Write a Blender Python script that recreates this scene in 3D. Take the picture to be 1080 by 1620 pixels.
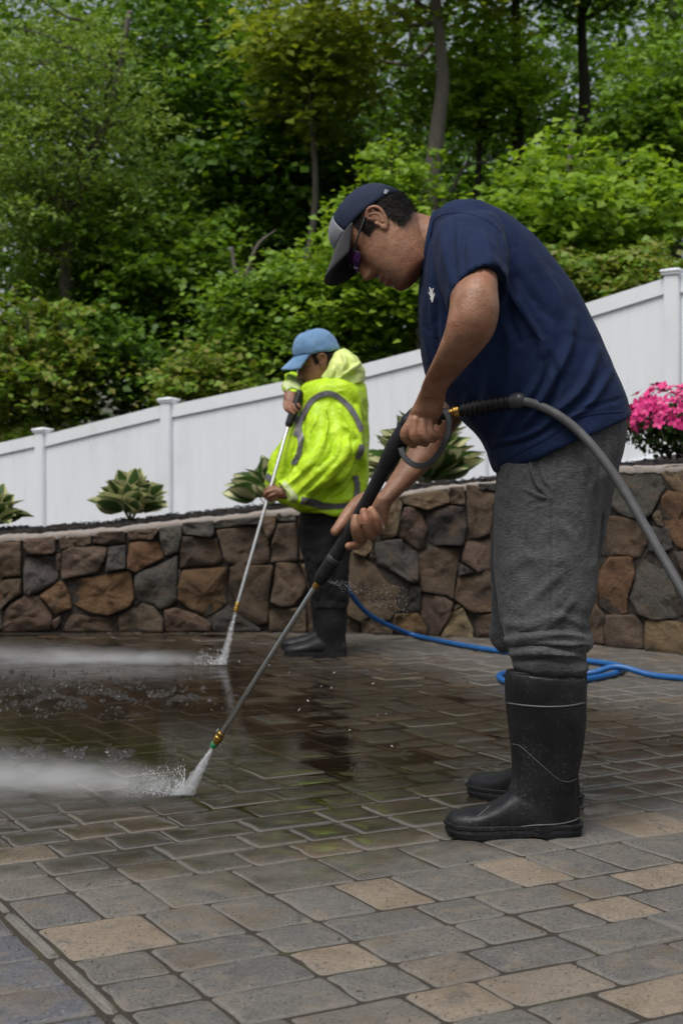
import bpy, bmesh, math, random
import numpy as np
from mathutils import Vector, Matrix, noise
from mathutils.bvhtree import BVHTree

random.seed(7)
rng = np.random.default_rng(11)
R = math.radians
sc = bpy.context.scene
for o in list(bpy.data.objects):
    bpy.data.objects.remove(o)
COL = sc.collection

# ------------------------------------------------------------------ camera, sky, sun, exposure
F = 2250.0            # focal length in photo pixels (50 mm on a 36 mm tall frame)
CAMH = 0.80           # lens height above the paving
HOR = 780.0           # horizon row
cam_d = bpy.data.cameras.new('camera'); cam = bpy.data.objects.new('camera', cam_d); COL.objects.link(cam)
cam_d.sensor_fit = 'VERTICAL'; cam_d.sensor_height = 36.0; cam_d.sensor_width = 24.0
cam_d.lens = 50.0; cam_d.shift_y = -(810 - HOR) / 1620.0
cam_d.clip_start = 0.05; cam_d.clip_end = 1000
cam.location = (0, 0, CAMH); cam.rotation_euler = (R(90), 0, 0)
cam_d.dof.use_dof = True; cam_d.dof.focus_distance = 3.25; cam_d.dof.aperture_fstop = 6.3
cam_d.dof.aperture_blades = 7
sc.camera = cam

SUN_EL, SUN_AZ = R(64), R(208)      # azimuth: clockwise from +Y (north) ; light comes from behind-left of the camera
world = bpy.data.worlds.new('World'); sc.world = world; world.use_nodes = True
nt = world.node_tree; nt.nodes.clear()
sky = nt.nodes.new('ShaderNodeTexSky'); sky.sky_type = 'NISHITA'; sky.sun_disc = False
sky.sun_elevation = SUN_EL; sky.sun_rotation = SUN_AZ
sky.air_density = 1.6; sky.dust_density = 5.0; sky.ozone_density = 1.0
hsv = nt.nodes.new('ShaderNodeHueSaturation'); hsv.inputs['Saturation'].default_value = 0.52
bg = nt.nodes.new('ShaderNodeBackground'); bg.inputs['Strength'].default_value = 0.085
wo = nt.nodes.new('ShaderNodeOutputWorld')
nt.links.new(sky.outputs[0], hsv.inputs['Color']); nt.links.new(hsv.outputs[0], bg.inputs['Color'])
nt.links.new(bg.outputs[0], wo.inputs['Surface'])

sun_d = bpy.data.lights.new('sun', 'SUN'); sun = bpy.data.objects.new('sun', sun_d); COL.objects.link(sun)
sun_d.energy = 1.5; sun_d.angle = R(30); sun_d.color = (1.0, 0.975, 0.94)
sdir = Vector((math.sin(SUN_AZ) * math.cos(SUN_EL), math.cos(SUN_AZ) * math.cos(SUN_EL), math.sin(SUN_EL)))
sun.rotation_euler = sdir.to_track_quat('Z', 'Y').to_euler()
sun.location = (-4, -4, 10)

sc.view_settings.view_transform = 'Standard'; sc.view_settings.look = 'None'
sc.view_settings.exposure = 0.52; sc.view_settings.gamma = 1.0; sc.view_settings.use_curve_mapping = False
sc.render.engine = 'CYCLES'
cy = sc.cycles
cy.use_denoising = True
try: cy.denoiser = 'OPENIMAGEDENOISE'
except Exception: pass
cy.max_bounces = 8; cy.diffuse_bounces = 3; cy.glossy_bounces = 3; cy.transmission_bounces = 4
cy.transparent_max_bounces = 16; cy.volume_bounces = 2
cy.caustics_reflective = False; cy.caustics_refractive = False
cy.sample_clamp_indirect = 4.0
cy.volume_max_steps = 128

# ------------------------------------------------------------------ helpers
def W(x, y, d):
    return Vector(((x - 540.0) / F * d, d, CAMH + (HOR - y) / F * d))
def G(x, y, z=0.0):
    d = (CAMH - z) * F / (y - HOR)
    return Vector(((x - 540.0) / F * d, d, z))
def PX(p):
    return (540 + p[0] / p[1] * F, HOR - (p[2] - CAMH) / p[1] * F)

def tag(o, label=None, cat=None, group=None, kind=None):
    if label: o['label'] = label
    if cat: o['category'] = cat
    if group: o['group'] = group
    if kind: o['kind'] = kind
    return o
def empty(name, loc=(0, 0, 0)):
    o = bpy.data.objects.new(name, None); COL.objects.link(o); o.location = loc
    o.empty_display_size = 0.1
    return o
def link(name, me, parent=None, mats=None):
    o = bpy.data.objects.new(name, me); COL.objects.link(o)
    if mats:
        for m in (mats if isinstance(mats, (list, tuple)) else [mats]): me.materials.append(m)
    if parent is not None:
        o.parent = parent
        o.matrix_parent_inverse = parent_inv(parent)
    return o
def parent_inv(p):
    # parents carry only a location here, and may have a parent of their own
    t = Vector((0, 0, 0)); q = p
    M = Matrix.Identity(4)
    chain = []
    while q is not None:
        chain.append(q); q = q.parent
    for q in reversed(chain):
        M = M @ q.matrix_parent_inverse @ Matrix.LocRotScale(q.location, q.rotation_euler, q.scale)
    return M.inverted()
def mesh(name, v, f, smooth=True, recalc=False):
    me = bpy.data.meshes.new(name)
    me.from_pydata([tuple(p) for p in v], [], [tuple(q) for q in f])
    if recalc:
        bm = bmesh.new(); bm.from_mesh(me)
        bmesh.ops.recalc_face_normals(bm, faces=bm.faces); bm.to_mesh(me); bm.free()
    if smooth: me.polygons.foreach_set('use_smooth', [True] * len(me.polygons))
    me.update()
    return me
def fastmesh(name, V, Fq, smooth=False):
    """V (n,3) float, Fq (m,k) int"""
    me = bpy.data.meshes.new(name)
    V = np.asarray(V, np.float32); Fq = np.asarray(Fq, np.int32)
    m, k = Fq.shape
    me.vertices.add(len(V)); me.vertices.foreach_set('co', V.ravel())
    me.loops.add(m * k); me.loops.foreach_set('vertex_index', Fq.ravel())
    me.polygons.add(m); me.polygons.foreach_set('loop_start', np.arange(0, m * k, k, dtype=np.int32))
    try: me.polygons.foreach_set('loop_total', np.full(m, k, np.int32))
    except Exception: pass
    if smooth: me.polygons.foreach_set('use_smooth', np.ones(m, bool))
    me.update(calc_edges=True); me.validate()
    return me
def merge(parts):
    V, Fs = [], []
    for v, f in parts:
        n = len(V); V.extend(v); Fs.extend([tuple(i + n for i in q) for q in f])
    return V, Fs

def catmull(P, sub):
    P = np.asarray(P, float); n = len(P)
    if n < 3 or sub <= 1:
        if n == 2 and sub > 1:
            t = np.linspace(0, 1, sub + 1)[:, None]; return P[0] * (1 - t) + P[1] * t
        return P
    out = []
    for i in range(n - 1):
        p0 = P[i - 1] if i > 0 else 2 * P[0] - P[1]
        p1, p2 = P[i], P[i + 1]
        p3 = P[i + 2] if i + 2 < n else 2 * P[-1] - P[-2]
        for k in range(sub):
            t = k / sub
            out.append(0.5 * ((2 * p1) + (-p0 + p2) * t + (2 * p0 - 5 * p1 + 4 * p2 - p3) * t * t + (-p0 + 3 * p1 - 3 * p2 + p3) * t ** 3))
    out.append(P[-1])
    return np.array(out)

def skin_rings(rows):
    """rows: (m, n, 3) closed rings -> verts, faces with capped ends"""
    m, n = len(rows), len(rows[0])
    V = [tuple(p) for r in rows for p in r]; Fs = []
    for i in range(m - 1):
        for j in range(n):
            a = i * n + j; b = i * n + (j + 1) % n
            Fs.append((a, b, b + n, a + n))
    c0 = len(V); V.append(tuple(np.mean(rows[0], 0))); c1 = len(V); V.append(tuple(np.mean(rows[-1], 0)))
    for j in range(n):
        Fs.append((c0, (j + 1) % n, j)); k = (m - 1) * n
        Fs.append((c1, k + j, k + (j + 1) % n))
    return V, Fs

def loft(rings, sub=5, n=40, e=2.0):
    """rings: (L(x,y), R(x,y), depth, half_depth[, near_raise_m]) traced across the limb, given its own depth and thickness"""
    P = []
    for r in rings:
        L, Rr, d, db = r[:4]; bz = r[4] if len(r) > 4 else 0.0
        l = W(L[0], L[1], d); q = W(Rr[0], Rr[1], d)
        c = (l + q) / 2; a = (q - l) / 2
        P.append(list(c) + list(a) + [0, db, -bz])
    P = catmull(P, sub)
    t = np.linspace(0, 2 * np.pi, n, endpoint=False)
    ct = np.sign(np.cos(t)) * np.abs(np.cos(t)) ** (2 / e); st = np.sign(np.sin(t)) * np.abs(np.sin(t)) ** (2 / e)
    rows = [p[0:3] + ct[:, None] * p[3:6] + st[:, None] * p[6:9] for p in P]
    return skin_rings(rows)

def tube(pts, rad, n=12, sub=6, flat=None, dome=True):
    """round tube along world points; rad list in metres"""
    A = catmull([list(p) + [r] for p, r in zip(pts, rad)], sub)
    C, Rr = A[:, :3], np.maximum(A[:, 3], 1e-5)
    if dome:
        def end(c, t, r):
            ang = np.linspace(0, np.pi / 2, 4)[1:]
            return [c + t * r * math.sin(a) * 0.9 for a in ang], [max(r * math.cos(a), 1e-4) for a in ang]
        t1 = C[-1] - C[-2]; t1 /= np.linalg.norm(t1); t0 = C[0] - C[1]; t0 /= np.linalg.norm(t0)
        e1, r1 = end(C[-1], t1, Rr[-1]); e0, r0 = end(C[0], t0, Rr[0])
        C = np.vstack([e0[::-1], C, e1]); Rr = np.concatenate([r0[::-1], Rr, r1])
    T = np.gradient(C, axis=0); T /= np.linalg.norm(T, axis=1)[:, None] + 1e-12
    up = np.array([0.13, 0.05, 1.0]);
    if abs(T[0] @ up) > 0.9: up = np.array([1.0, 0.1, 0.0])
    N = up - T[0] * (T[0] @ up); N /= np.linalg.norm(N)
    ang = np.linspace(0, 2 * np.pi, n, endpoint=False); rows = []
    for c, r, t in zip(C, Rr, T):
        N = N - t * (t @ N); N /= np.linalg.norm(N); B = np.cross(t, N)
        rows.append(c + r * (np.cos(ang)[:, None] * N + np.sin(ang)[:, None] * B * (flat or 1.0)))
    return skin_rings(rows)
def tubepx(pts, hw, **k):
    """pts: (x,y,d); hw: half width in photo pixels at that depth"""
    return tube([W(*p) for p in pts], [h * p[2] / F for p, h in zip(pts, hw)], **k)

def ellipsoid(c, axes, n=20, m=12):
    """axes: three half-axis vectors"""
    c = np.array(c); a, b, k = [np.array(x, float) for x in axes]; rows = []
    for i in range(1, m):
        p = math.pi * i / m
        t = np.linspace(0, 2 * np.pi, n, endpoint=False)
        rows.append(c + k * math.cos(p) + math.sin(p) * (np.cos(t)[:, None] * a + np.sin(t)[:, None] * b))
    return skin_rings(rows)

def box(c, s):
    x, y, z = c; a, b, h = s[0] / 2, s[1] / 2, s[2] / 2
    v = [(x + i * a, y + j * b, z + k * h) for i in (-1, 1) for j in (-1, 1) for k in (-1, 1)]
    return v, [(0, 1, 3, 2), (4, 6, 7, 5), (0, 4, 5, 1), (2, 3, 7, 6), (0, 2, 6, 4), (1, 5, 7, 3)]

def union(name, parts, voxel, smooth=4, factor=0.5):
    v, f = merge(parts)
    me = mesh('tmp', v, f, recalc=True)
    o = bpy.data.objects.new('tmp', me); COL.objects.link(o)
    md = o.modifiers.new('r', 'REMESH'); md.mode = 'VOXEL'; md.voxel_size = voxel; md.use_smooth_shade = True
    if smooth:
        ms = o.modifiers.new('s', 'SMOOTH'); ms.factor = factor; ms.iterations = smooth
    dg = bpy.context.evaluated_depsgraph_get(); dg.update()
    out = bpy.data.meshes.new_from_object(o.evaluated_get(dg)); out.name = name
    bpy.data.objects.remove(o); bpy.data.meshes.remove(me)
    out.polygons.foreach_set('use_smooth', [True] * len(out.polygons))
    return out
def getco(me):
    a = np.empty(len(me.vertices) * 3, np.float32); me.vertices.foreach_get('co', a); return a.reshape(-1, 3)
def getno(me):
    a = np.empty(len(me.vertices) * 3, np.float32); me.vertices.foreach_get('normal', a); return a.reshape(-1, 3)
def setco(me, a):
    me.vertices.foreach_set('co', np.asarray(a, np.float32).ravel()); me.update()
def bvh_of(me):
    co = [Vector(v) for v in getco(me)]
    return BVHTree.FromPolygons(co, [tuple(p.vertices) for p in me.polygons])
EYE = Vector((0, 0, CAMH))
def cast(bvh, x, y, off=0.002):
    """point of a surface seen at a photo pixel, lifted off the surface"""
    dr = (W(x, y, 1.0) - EYE).normalized()
    h = bvh.ray_cast(EYE, dr)
    if h[0] is None: return None
    n = h[1]
    if n.dot(dr) > 0: n = -n
    return h[0] + n * off
def ribbon(bvh, pts, hw, off=0.003, sub=8, wn=5):
    """strip of cloth lying on a surface along a traced line, half-width hw px"""
    P = catmull(np.array(pts, float), sub); T = np.gradient(P, axis=0); T /= np.linalg.norm(T, axis=1)[:, None]
    N = np.stack([-T[:, 1], T[:, 0]], 1); V = []; idx = {}; Fs = []
    hws = hw if hasattr(hw, '__len__') else [hw] * len(pts)
    H = catmull(np.array(hws, float)[:, None], sub)[:, 0]
    for i, (p, nn) in enumerate(zip(P, N)):
        for j in range(wn):
            q = p + nn * H[i] * (2 * j / (wn - 1) - 1)
            h = cast(bvh, q[0], q[1], off)
            if h is not None: idx[i, j] = len(V); V.append(h)
    for i in range(len(P) - 1):
        for j in range(wn - 1):
            k = [(i, j), (i + 1, j), (i + 1, j + 1), (i, j + 1)]
            if all(q in idx for q in k):
                pts4 = [V[idx[q]] for q in k]
                if max((pts4[0] - q).length for q in pts4) < 0.12: Fs.append([idx[q] for q in k])
    # keep the largest connected piece
    par = list(range(len(V)))
    def find(a):
        while par[a] != a: par[a] = par[par[a]]; a = par[a]
        return a
    for q in Fs:
        for b in q[1:]: par[find(q[0])] = find(b)
    if Fs:
        cnt = {}
        for q in Fs: cnt[find(q[0])] = cnt.get(find(q[0]), 0) + 1
        keep = max(cnt, key=cnt.get); Fs = [q for q in Fs if find(q[0]) == keep]
        used = sorted({i for q in Fs for i in q}); mp = {k: i for i, k in enumerate(used)}
        V = [V[i] for i in used]; Fs = [[mp[i] for i in q] for q in Fs]
    return V, Fs
def seam(bvh, pts, r, off=0.0, sub=6, n=6):
    """thin raised line on a surface, along a traced line"""
    P = catmull(np.array(pts, float), sub); Q = [cast(bvh, p[0], p[1], off) for p in P]; Q = [q for q in Q if q is not None]
    if len(Q) < 3: return [], []
    return tube(Q, [r] * len(Q), n=n, sub=1, dome=False)
def strokes_disp(me, strokes, near=True):
    """push vertices along normals along traced fold lines: (pts, width_px, amp_m)"""
    co = getco(me).astype(float); no = getno(me)
    px = 540 + co[:, 0] / co[:, 1] * F; py = HOR - (co[:, 2] - CAMH) / co[:, 1] * F
    d = np.zeros(len(co))
    for pts, w, amp in strokes:
        P = catmull(np.array(pts, float), 6); best = np.full(len(co), 1e9)
        tt = np.zeros(len(co)); L = len(P) - 1
        for i in range(L):
            a, b = P[i], P[i + 1]; ab = b - a; l2 = ab @ ab + 1e-9
            t = np.clip(((px - a[0]) * ab[0] + (py - a[1]) * ab[1]) / l2, 0, 1)
            q = (px - a[0] - t * ab[0]) ** 2 + (py - a[1] - t * ab[1]) ** 2
            m = q < best; best[m] = q[m]; tt[m] = (i + t[m]) / L
        fade = np.sin(np.pi * np.clip(tt * 0.9 + 0.05, 0, 1)) ** 0.6
        prof = np.exp(-best / w ** 2) - 0.45 * np.exp(-best / (2.2 * w) ** 2)
        d += amp * fade * prof
    if near: d *= np.clip((0.25 - no[:, 1]) / 0.5, 0, 1)
    setco(me, co + no * d[:, None])
def noise_disp(me, scale, amp, stretch=(1, 1, 1), seed=0, octaves=2, ridge=False):
    co = getco(me).astype(float); no = getno(me); s = np.array(stretch) * scale
    d = np.array([noise.fractal(Vector(c * s) + Vector((seed * 7.3, seed * 3.1, seed)), 1.0, 2.0, octaves) for c in co])
    if ridge: d = 0.6 - 2.2 * np.abs(d)
    setco(me, co + no * (amp * d)[:, None])
def vcol(me, name, arr):
    at = me.color_attributes.new(name, 'FLOAT_COLOR', 'POINT')
    a = np.ones((len(me.vertices), 4), np.float32); a[:, :3] = arr
    at.data.foreach_set('color', a.ravel())

# ------------------------------------------------------------------ material helpers
class NT:
    def __init__(s, name):
        s.m = bpy.data.materials.new(name); s.m.use_nodes = True; s.t = s.m.node_tree; s.t.nodes.clear()
        s.out = s.t.nodes.new('ShaderNodeOutputMaterial')
    def n(s, t, **k):
        q = s.t.nodes.new('ShaderNode' + t)
        for a, b in k.items():
            if hasattr(q, a): setattr(q, a, b)
        return q
    def l(s, a, b): s.t.links.new(a, b)
    def val(s, x, sock):
        if hasattr(x, 'is_output'): s.l(x, sock)
        elif isinstance(x, (tuple, list)) and len(x) == 3 and sock.type == 'RGBA': sock.default_value = (*x, 1)
        else: sock.default_value = x
    def math(s, op, a, b=None, c=None, clamp=False):
        q = s.n('Math', operation=op, use_clamp=clamp)
        for i, x in enumerate((a, b, c)):
            if x is not None: s.val(x, q.inputs[i])
        return q.outputs[0]
    def mix(s, fac, a, b, bt='MIX'):
        q = s.n('Mix', data_type='RGBA', blend_type=bt); q.clamp_factor = True
        s.val(fac, q.inputs[0]); s.val(a, q.inputs[6]); s.val(b, q.inputs[7]); return q.outputs[2]
    def noise(s, scale, detail=4, rough=0.55, vec=None, dist=0.0, out='Fac'):
        q = s.n('TexNoise'); q.inputs['Scale'].default_value = scale; q.inputs['Detail'].default_value = detail
        q.inputs['Roughness'].default_value = rough; q.inputs['Distortion'].default_value = dist
        if vec is not None: s.l(vec, q.inputs['Vector'])
        return q.outputs[out]
    def obj(s): return s.n('TexCoord').outputs['Object']
    def pos(s): return s.n('NewGeometry').outputs['Position']
    def mapping(s, vec, sc=(1, 1, 1), rot=(0, 0, 0)):
        q = s.n('Mapping'); s.l(vec, q.inputs['Vector']); q.inputs['Scale'].default_value = sc; q.inputs['Rotation'].default_value = rot
        return q.outputs[0]
    def ramp(s, fac, stops, interp='LINEAR'):
        q = s.n('ValToRGB'); cr = q.color_ramp; cr.interpolation = interp
        while len(cr.elements) < len(stops): cr.elements.new(0.5)
        for e, (p, c) in zip(cr.elements, stops):
            e.position = p; e.color = (*c, 1) if len(c) == 3 else c
        s.val(fac, q.inputs[0]); return q.outputs[0]
    def mr(s, x, a, b, c=0.0, d=1.0):
        q = s.n('MapRange'); q.interpolation_type = 'SMOOTHSTEP'
        s.val(x, q.inputs['Value']); q.inputs['From Min'].default_value = a; q.inputs['From Max'].default_value = b
        q.inputs['To Min'].default_value = c; q.inputs['To Max'].default_value = d
        return q.outputs[0]
    def bump(s, h, strength=0.3, dist=0.01, normal=None):
        q = s.n('Bump'); q.inputs['Strength'].default_value = strength; q.inputs['Distance'].default_value = dist
        s.l(h, q.inputs['Height'])
        if normal is not None: s.l(normal, q.inputs['Normal'])
        return q.outputs[0]
    def bsdf(s, base, rough=0.6, metallic=0.0, normal=None, **k):
        q = s.n('BsdfPrincipled'); s.val(base, q.inputs['Base Color']); s.val(rough, q.inputs['Roughness'])
        s.val(metallic, q.inputs['Metallic'])
        if normal is not None: s.l(normal, q.inputs['Normal'])
        for a, b in k.items():
            s.val(b, q.inputs[a.replace('_', ' ')])
        return q.outputs[0]
    def done(s, sh, vol=None):
        if sh is not None: s.l(sh, s.out.inputs['Surface'])
        if vol is not None: s.l(vol, s.out.inputs['Volume'])
        return s.m
def simple(name, c1, c2=None, scale=20, rough=0.6, metallic=0.0, bump=0.0, bscale=None, bdist=0.004, detail=5, **k):
    t = NT(name); o = t.obj(); f = t.noise(scale, detail, vec=o)
    col = t.mix(t.mr(f, 0.3, 0.7), c1, c2) if c2 else c1
    nm = t.bump(t.noise(bscale or scale * 3, 3, vec=o), bump, bdist) if bump else None
    rg = t.math('ADD', t.math('MULTIPLY', f, 0.2), rough - 0.1) if rough > 0.1 else rough
    return t.done(t.bsdf(col, rg, metallic, nm, **k))

# ================================================================== THE SETTING
# ------------------------------------------------------------------ materials of the setting
def wet_mask(t, pos):
    """1 where the paving has been rinsed; edge wanders with noise (world metres)"""
    s = t.n('SeparateXYZ'); t.l(pos, s.inputs[0]); X, Y = s.outputs[0], s.outputs[1]
    edge = t.math('ADD', 2.99, t.math('MULTIPLY', t.math('MAXIMUM', t.math('ADD', X, 0.05), 0.0), 0.75))
    n1 = t.noise(3.2, 4, vec=pos); n2 = t.noise(14, 3, vec=pos)
    q = t.math('ADD', t.math('SUBTRACT', Y, edge), t.math('ADD', t.math('MULTIPLY', t.math('SUBTRACT', n1, 0.5), 0.9), t.math('MULTIPLY', t.math('SUBTRACT', n2, 0.5), 0.25)))
    wet = t.mr(q, -0.22, 0.42)
    # the paving dries out again towards the far corner by the blue hose
    r = t.math('ADD', t.math('MULTIPLY', t.math('SUBTRACT', X, 0.55), 0.8), t.math('MULTIPLY', t.math('SUBTRACT', Y, 5.2), 0.45))
    r = t.math('ADD', r, t.math('MULTIPLY', t.math('SUBTRACT', n1, 0.5), 0.8))
    return t.math('MULTIPLY', wet, t.math('SUBTRACT', 1.0, t.math('MULTIPLY', t.mr(r, -0.1, 0.9), 0.7)))
def paver_mat(name, attr=False):
    t = NT(name); pos = t.pos()
    if attr:
        a = t.n('VertexColor'); a.layer_name = 'col'; base = a.outputs[0]; rnd = None
    else:
        oi = t.n('ObjectInfo'); base = oi.outputs['Color']
    n1 = t.noise(9, 5, 0.6, vec=pos); n2 = t.noise(60, 6, 0.75, vec=pos); n3 = t.noise(150, 4, 0.8, vec=pos)
    v = t.math('ADD', -0.03, t.math('ADD', t.math('MULTIPLY', n1, 0.55), t.math('ADD', t.math('MULTIPLY', n2, 0.8), t.math('MULTIPLY', n3, 0.75))))
    c = t.mix(1.0, base, v, 'MULTIPLY')
    c = t.mix(t.math('MULTIPLY', t.mr(t.noise(13, 5, 0.65, vec=pos, dist=0.8), 0.48, 0.66), 0.6), c, (0.20, 0.168, 0.13))
    c = t.mix(t.math('MULTIPLY', t.mr(t.noise(10, 5, 0.65, vec=pos, dist=0.5), 0.46, 0.32), 0.6), c, (0.075, 0.075, 0.078))
    # aggregate specks, pale and dark, and brown dirt along patches
    c = t.mix(t.math('MULTIPLY', t.mr(n3, 0.59, 0.68), 0.65), c, (0.34, 0.32, 0.28))
    c = t.mix(t.math('MULTIPLY', t.mr(n3, 0.42, 0.32), 0.75), c, (0.03, 0.027, 0.024))
    pit = t.noise(130, 3, 0.6, vec=pos); c = t.mix(t.math('MULTIPLY', t.mr(pit, 0.40, 0.32), 0.85), c, (0.022, 0.02, 0.018))
    c = t.mix(t.math('MULTIPLY', t.mr(t.noise(5.0, 4, vec=pos), 0.52, 0.7), 0.5), c, (0.13, 0.095, 0.055))
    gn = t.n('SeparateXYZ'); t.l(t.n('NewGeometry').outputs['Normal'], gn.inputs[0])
    rim = t.mr(gn.outputs[2], 0.965, 0.87)      # rounded edges: bright sky glint painted in as paler, less wet colour
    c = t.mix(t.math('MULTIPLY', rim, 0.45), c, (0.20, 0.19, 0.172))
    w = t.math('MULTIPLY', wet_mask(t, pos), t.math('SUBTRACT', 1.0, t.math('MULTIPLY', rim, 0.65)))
    moss = t.math('MULTIPLY', t.mr(t.noise(2.3, 3, vec=pos), 0.42, 0.62), w)
    c = t.mix(t.math('MULTIPLY', moss, 0.40), c, (0.085, 0.070, 0.024))
    c = t.mix(t.math('MULTIPLY', w, 0.92), c, t.mix(1.0, c, (0.21, 0.165, 0.115), 'MULTIPLY'))
    bh = t.math('ADD', t.math('MULTIPLY', n2, 0.6), t.math('MULTIPLY', n3, 0.5))
    nm = t.bump(bh, 1.0, 0.006)
    film = t.mr(t.math('ADD', t.math('MULTIPLY', t.noise(22, 3, vec=pos), 0.6), t.math('MULTIPLY', t.noise(4, 2, vec=pos), 0.5)), 0.38, 0.68)
    coat = t.math('MULTIPLY', t.mr(w, 0.1, 0.75), t.math('ADD', 0.30, t.math('MULTIPLY', film, 0.45)))
    cn = t.bump(t.math('ADD', t.math('MULTIPLY', t.noise(30, 3, vec=pos), 0.5), t.math('MULTIPLY', n3, 0.35)), 0.14, 0.004)
    b = t.n('BsdfPrincipled'); t.l(c, b.inputs['Base Color'])
    t.l(t.mr(w, 0, 1, 0.82, 0.5), b.inputs['Roughness']); t.l(nm, b.inputs['Normal'])
    t.l(coat, b.inputs['Coat Weight']); t.l(t.mr(film, 0, 1, 0.18, 0.07), b.inputs['Coat Roughness'])
    b.inputs['Coat IOR'].default_value = 1.45; t.l(cn, b.inputs['Coat Normal'])
    t.l(t.mr(w, 0, 1, 0.3, 0.12), b.inputs['Specular IOR Level'])
    return t.done(b.outputs[0])
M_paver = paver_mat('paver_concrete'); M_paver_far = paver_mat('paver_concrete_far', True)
t = NT('joint_sand'); pos = t.pos(); n = t.noise(120, 4, vec=pos)
w = wet_mask(t, pos)
c = t.mix(n, (0.016, 0.012, 0.009), (0.05, 0.037, 0.025))
c = t.mix(t.math('MULTIPLY', t.mr(t.noise(9, 3, vec=pos), 0.55, 0.7), 0.5), c, (0.05, 0.06, 0.012))
c = t.mix(t.math('MULTIPLY', w, 0.6), c, (0.012, 0.01, 0.007))
M_joint = t.done(t.bsdf(c, 0.9, normal=t.bump(n, 0.8, 0.006)))
t = NT('soil'); pos = t.pos(); n = t.noise(2.5, 6, vec=pos)
M_soil = t.done(t.bsdf(t.mix(n, (0.03, 0.025, 0.015), (0.05, 0.06, 0.02)), 0.95, normal=t.bump(t.noise(30, 4, vec=pos), 0.6, 0.03)))
t = NT('mulch'); pos = t.pos(); n = t.noise(40, 5, 0.7, vec=pos)
M_mulch = t.done(t.bsdf(t.mix(t.mr(n, 0.3, 0.75), (0.006, 0.005, 0.005), (0.028, 0.022, 0.02)), 0.9, normal=t.bump(t.noise(55, 4, 0.7, vec=pos), 1.0, 0.03)))
t = NT('wall_mortar'); pos = t.pos(); n = t.noise(30, 5, vec=pos)
M_mortar = t.done(t.bsdf(t.mix(n, (0.018, 0.014, 0.011), (0.05, 0.04, 0.032)), 0.95, normal=t.bump(n, 0.8, 0.02)))
t = NT('wall_cap_mortar'); pos = t.pos(); n = t.noise(18, 6, 0.65, vec=pos)
M_capm = t.done(t.bsdf(t.mix(n, (0.17, 0.145, 0.125), (0.34, 0.30, 0.27)), 0.92, normal=t.bump(t.noise(70, 4, vec=pos), 0.8, 0.01)))
t = NT('field_stone'); oi = t.n('ObjectInfo'); pos = t.pos()
n1 = t.noise(7, 6, 0.65, vec=pos, dist=0.6); n2 = t.noise(38, 6, 0.7, vec=pos); n3 = t.noise(170, 3, 0.7, vec=pos)
c = t.mix(1.0, oi.outputs['Color'], t.math('ADD', 0.35, t.math('ADD', t.math('MULTIPLY', n1, 0.75), t.math('MULTIPLY', n2, 0.55))), 'MULTIPLY')
c = t.mix(t.math('MULTIPLY', t.mr(n1, 0.52, 0.68), 0.55), c, (0.13, 0.072, 0.03))
c = t.mix(t.math('MULTIPLY', t.mr(n1, 0.46, 0.34), 0.5), c, (0.055, 0.050, 0.045))
c = t.mix(t.math('MULTIPLY', t.mr(n3, 0.58, 0.72), 0.5), c, (0.30, 0.23, 0.17))
c = t.mix(t.math('MULTIPLY', t.mr(n3, 0.44, 0.30), 0.7), c, (0.02, 0.016, 0.013))
M_stone = t.done(t.bsdf(c, 0.78, normal=t.bump(t.math('ADD', n2, t.math('MULTIPLY', n3, 0.45)), 1.0, 0.03)))
t = NT('white_vinyl'); pos = t.pos()
st = t.noise(3.0, 5, vec=t.mapping(pos, (2.5, 2.5, 0.35))); sp = t.noise(60, 4, vec=pos)
c = t.mix(t.mr(st, 0.35, 0.75, 0.0, 0.4), (0.80, 0.83, 0.87), (0.70, 0.73, 0.77))
c = t.mix(t.math('MULTIPLY', t.mr(sp, 0.68, 0.76), 0.45), c, (0.36, 0.36, 0.33))
c = t.mix(t.math('MULTIPLY', t.mr(t.noise(1.3, 6, 0.65, vec=t.mapping(pos, (1, 1, 0.5))), 0.52, 0.75), 0.28), c, (0.50, 0.52, 0.48))
M_vinyl = t.done(t.bsdf(c, 0.42, Specular_IOR_Level=0.4))
t = NT('bark_grey'); pos = t.pos(); n = t.noise(9, 6, 0.65, vec=t.mapping(pos, (3, 3, 0.7)))
M_bark = t.done(t.bsdf(t.mix(n, (0.055, 0.045, 0.038), (0.23, 0.20, 0.175)), 0.9, normal=t.bump(n, 0.9, 0.05)))
t = NT('bark_dark'); pos = t.pos(); n = t.noise(9, 6, 0.65, vec=t.mapping(pos, (3, 3, 0.7)))
M_barkd = t.done(t.bsdf(t.mix(n, (0.012, 0.010, 0.008), (0.06, 0.05, 0.04)), 0.95, normal=t.bump(n, 0.9, 0.05)))
def leaf_mat(name, stops, trans=0.4, rough=0.5):
    t = NT(name); g = t.n('NewGeometry')
    col = t.ramp(g.outputs['Random Per Island'], stops)
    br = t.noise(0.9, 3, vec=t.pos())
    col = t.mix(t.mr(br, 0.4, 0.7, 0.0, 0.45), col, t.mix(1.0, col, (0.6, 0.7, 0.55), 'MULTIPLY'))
    p = t.bsdf(col, rough, Specular_IOR_Level=0.35)
    tr = t.n('BsdfTranslucent'); t.l(t.mix(1.0, col, (1.15, 1.1, 0.5), 'MULTIPLY'), tr.inputs['Color'])
    mx = t.n('MixShader'); mx.inputs[0].default_value = trans; t.l(p, mx.inputs[1]); t.l(tr.outputs[0], mx.inputs[2])
    return t.done(mx.outputs[0])
def gs(*cs): return [(i / max(1, len(cs) - 1), c) for i, c in enumerate(cs)]
L_mid = leaf_mat('leaf_mid', gs((0.08, 0.165, 0.018), (0.15, 0.28, 0.028), (0.24, 0.38, 0.04)))
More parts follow.
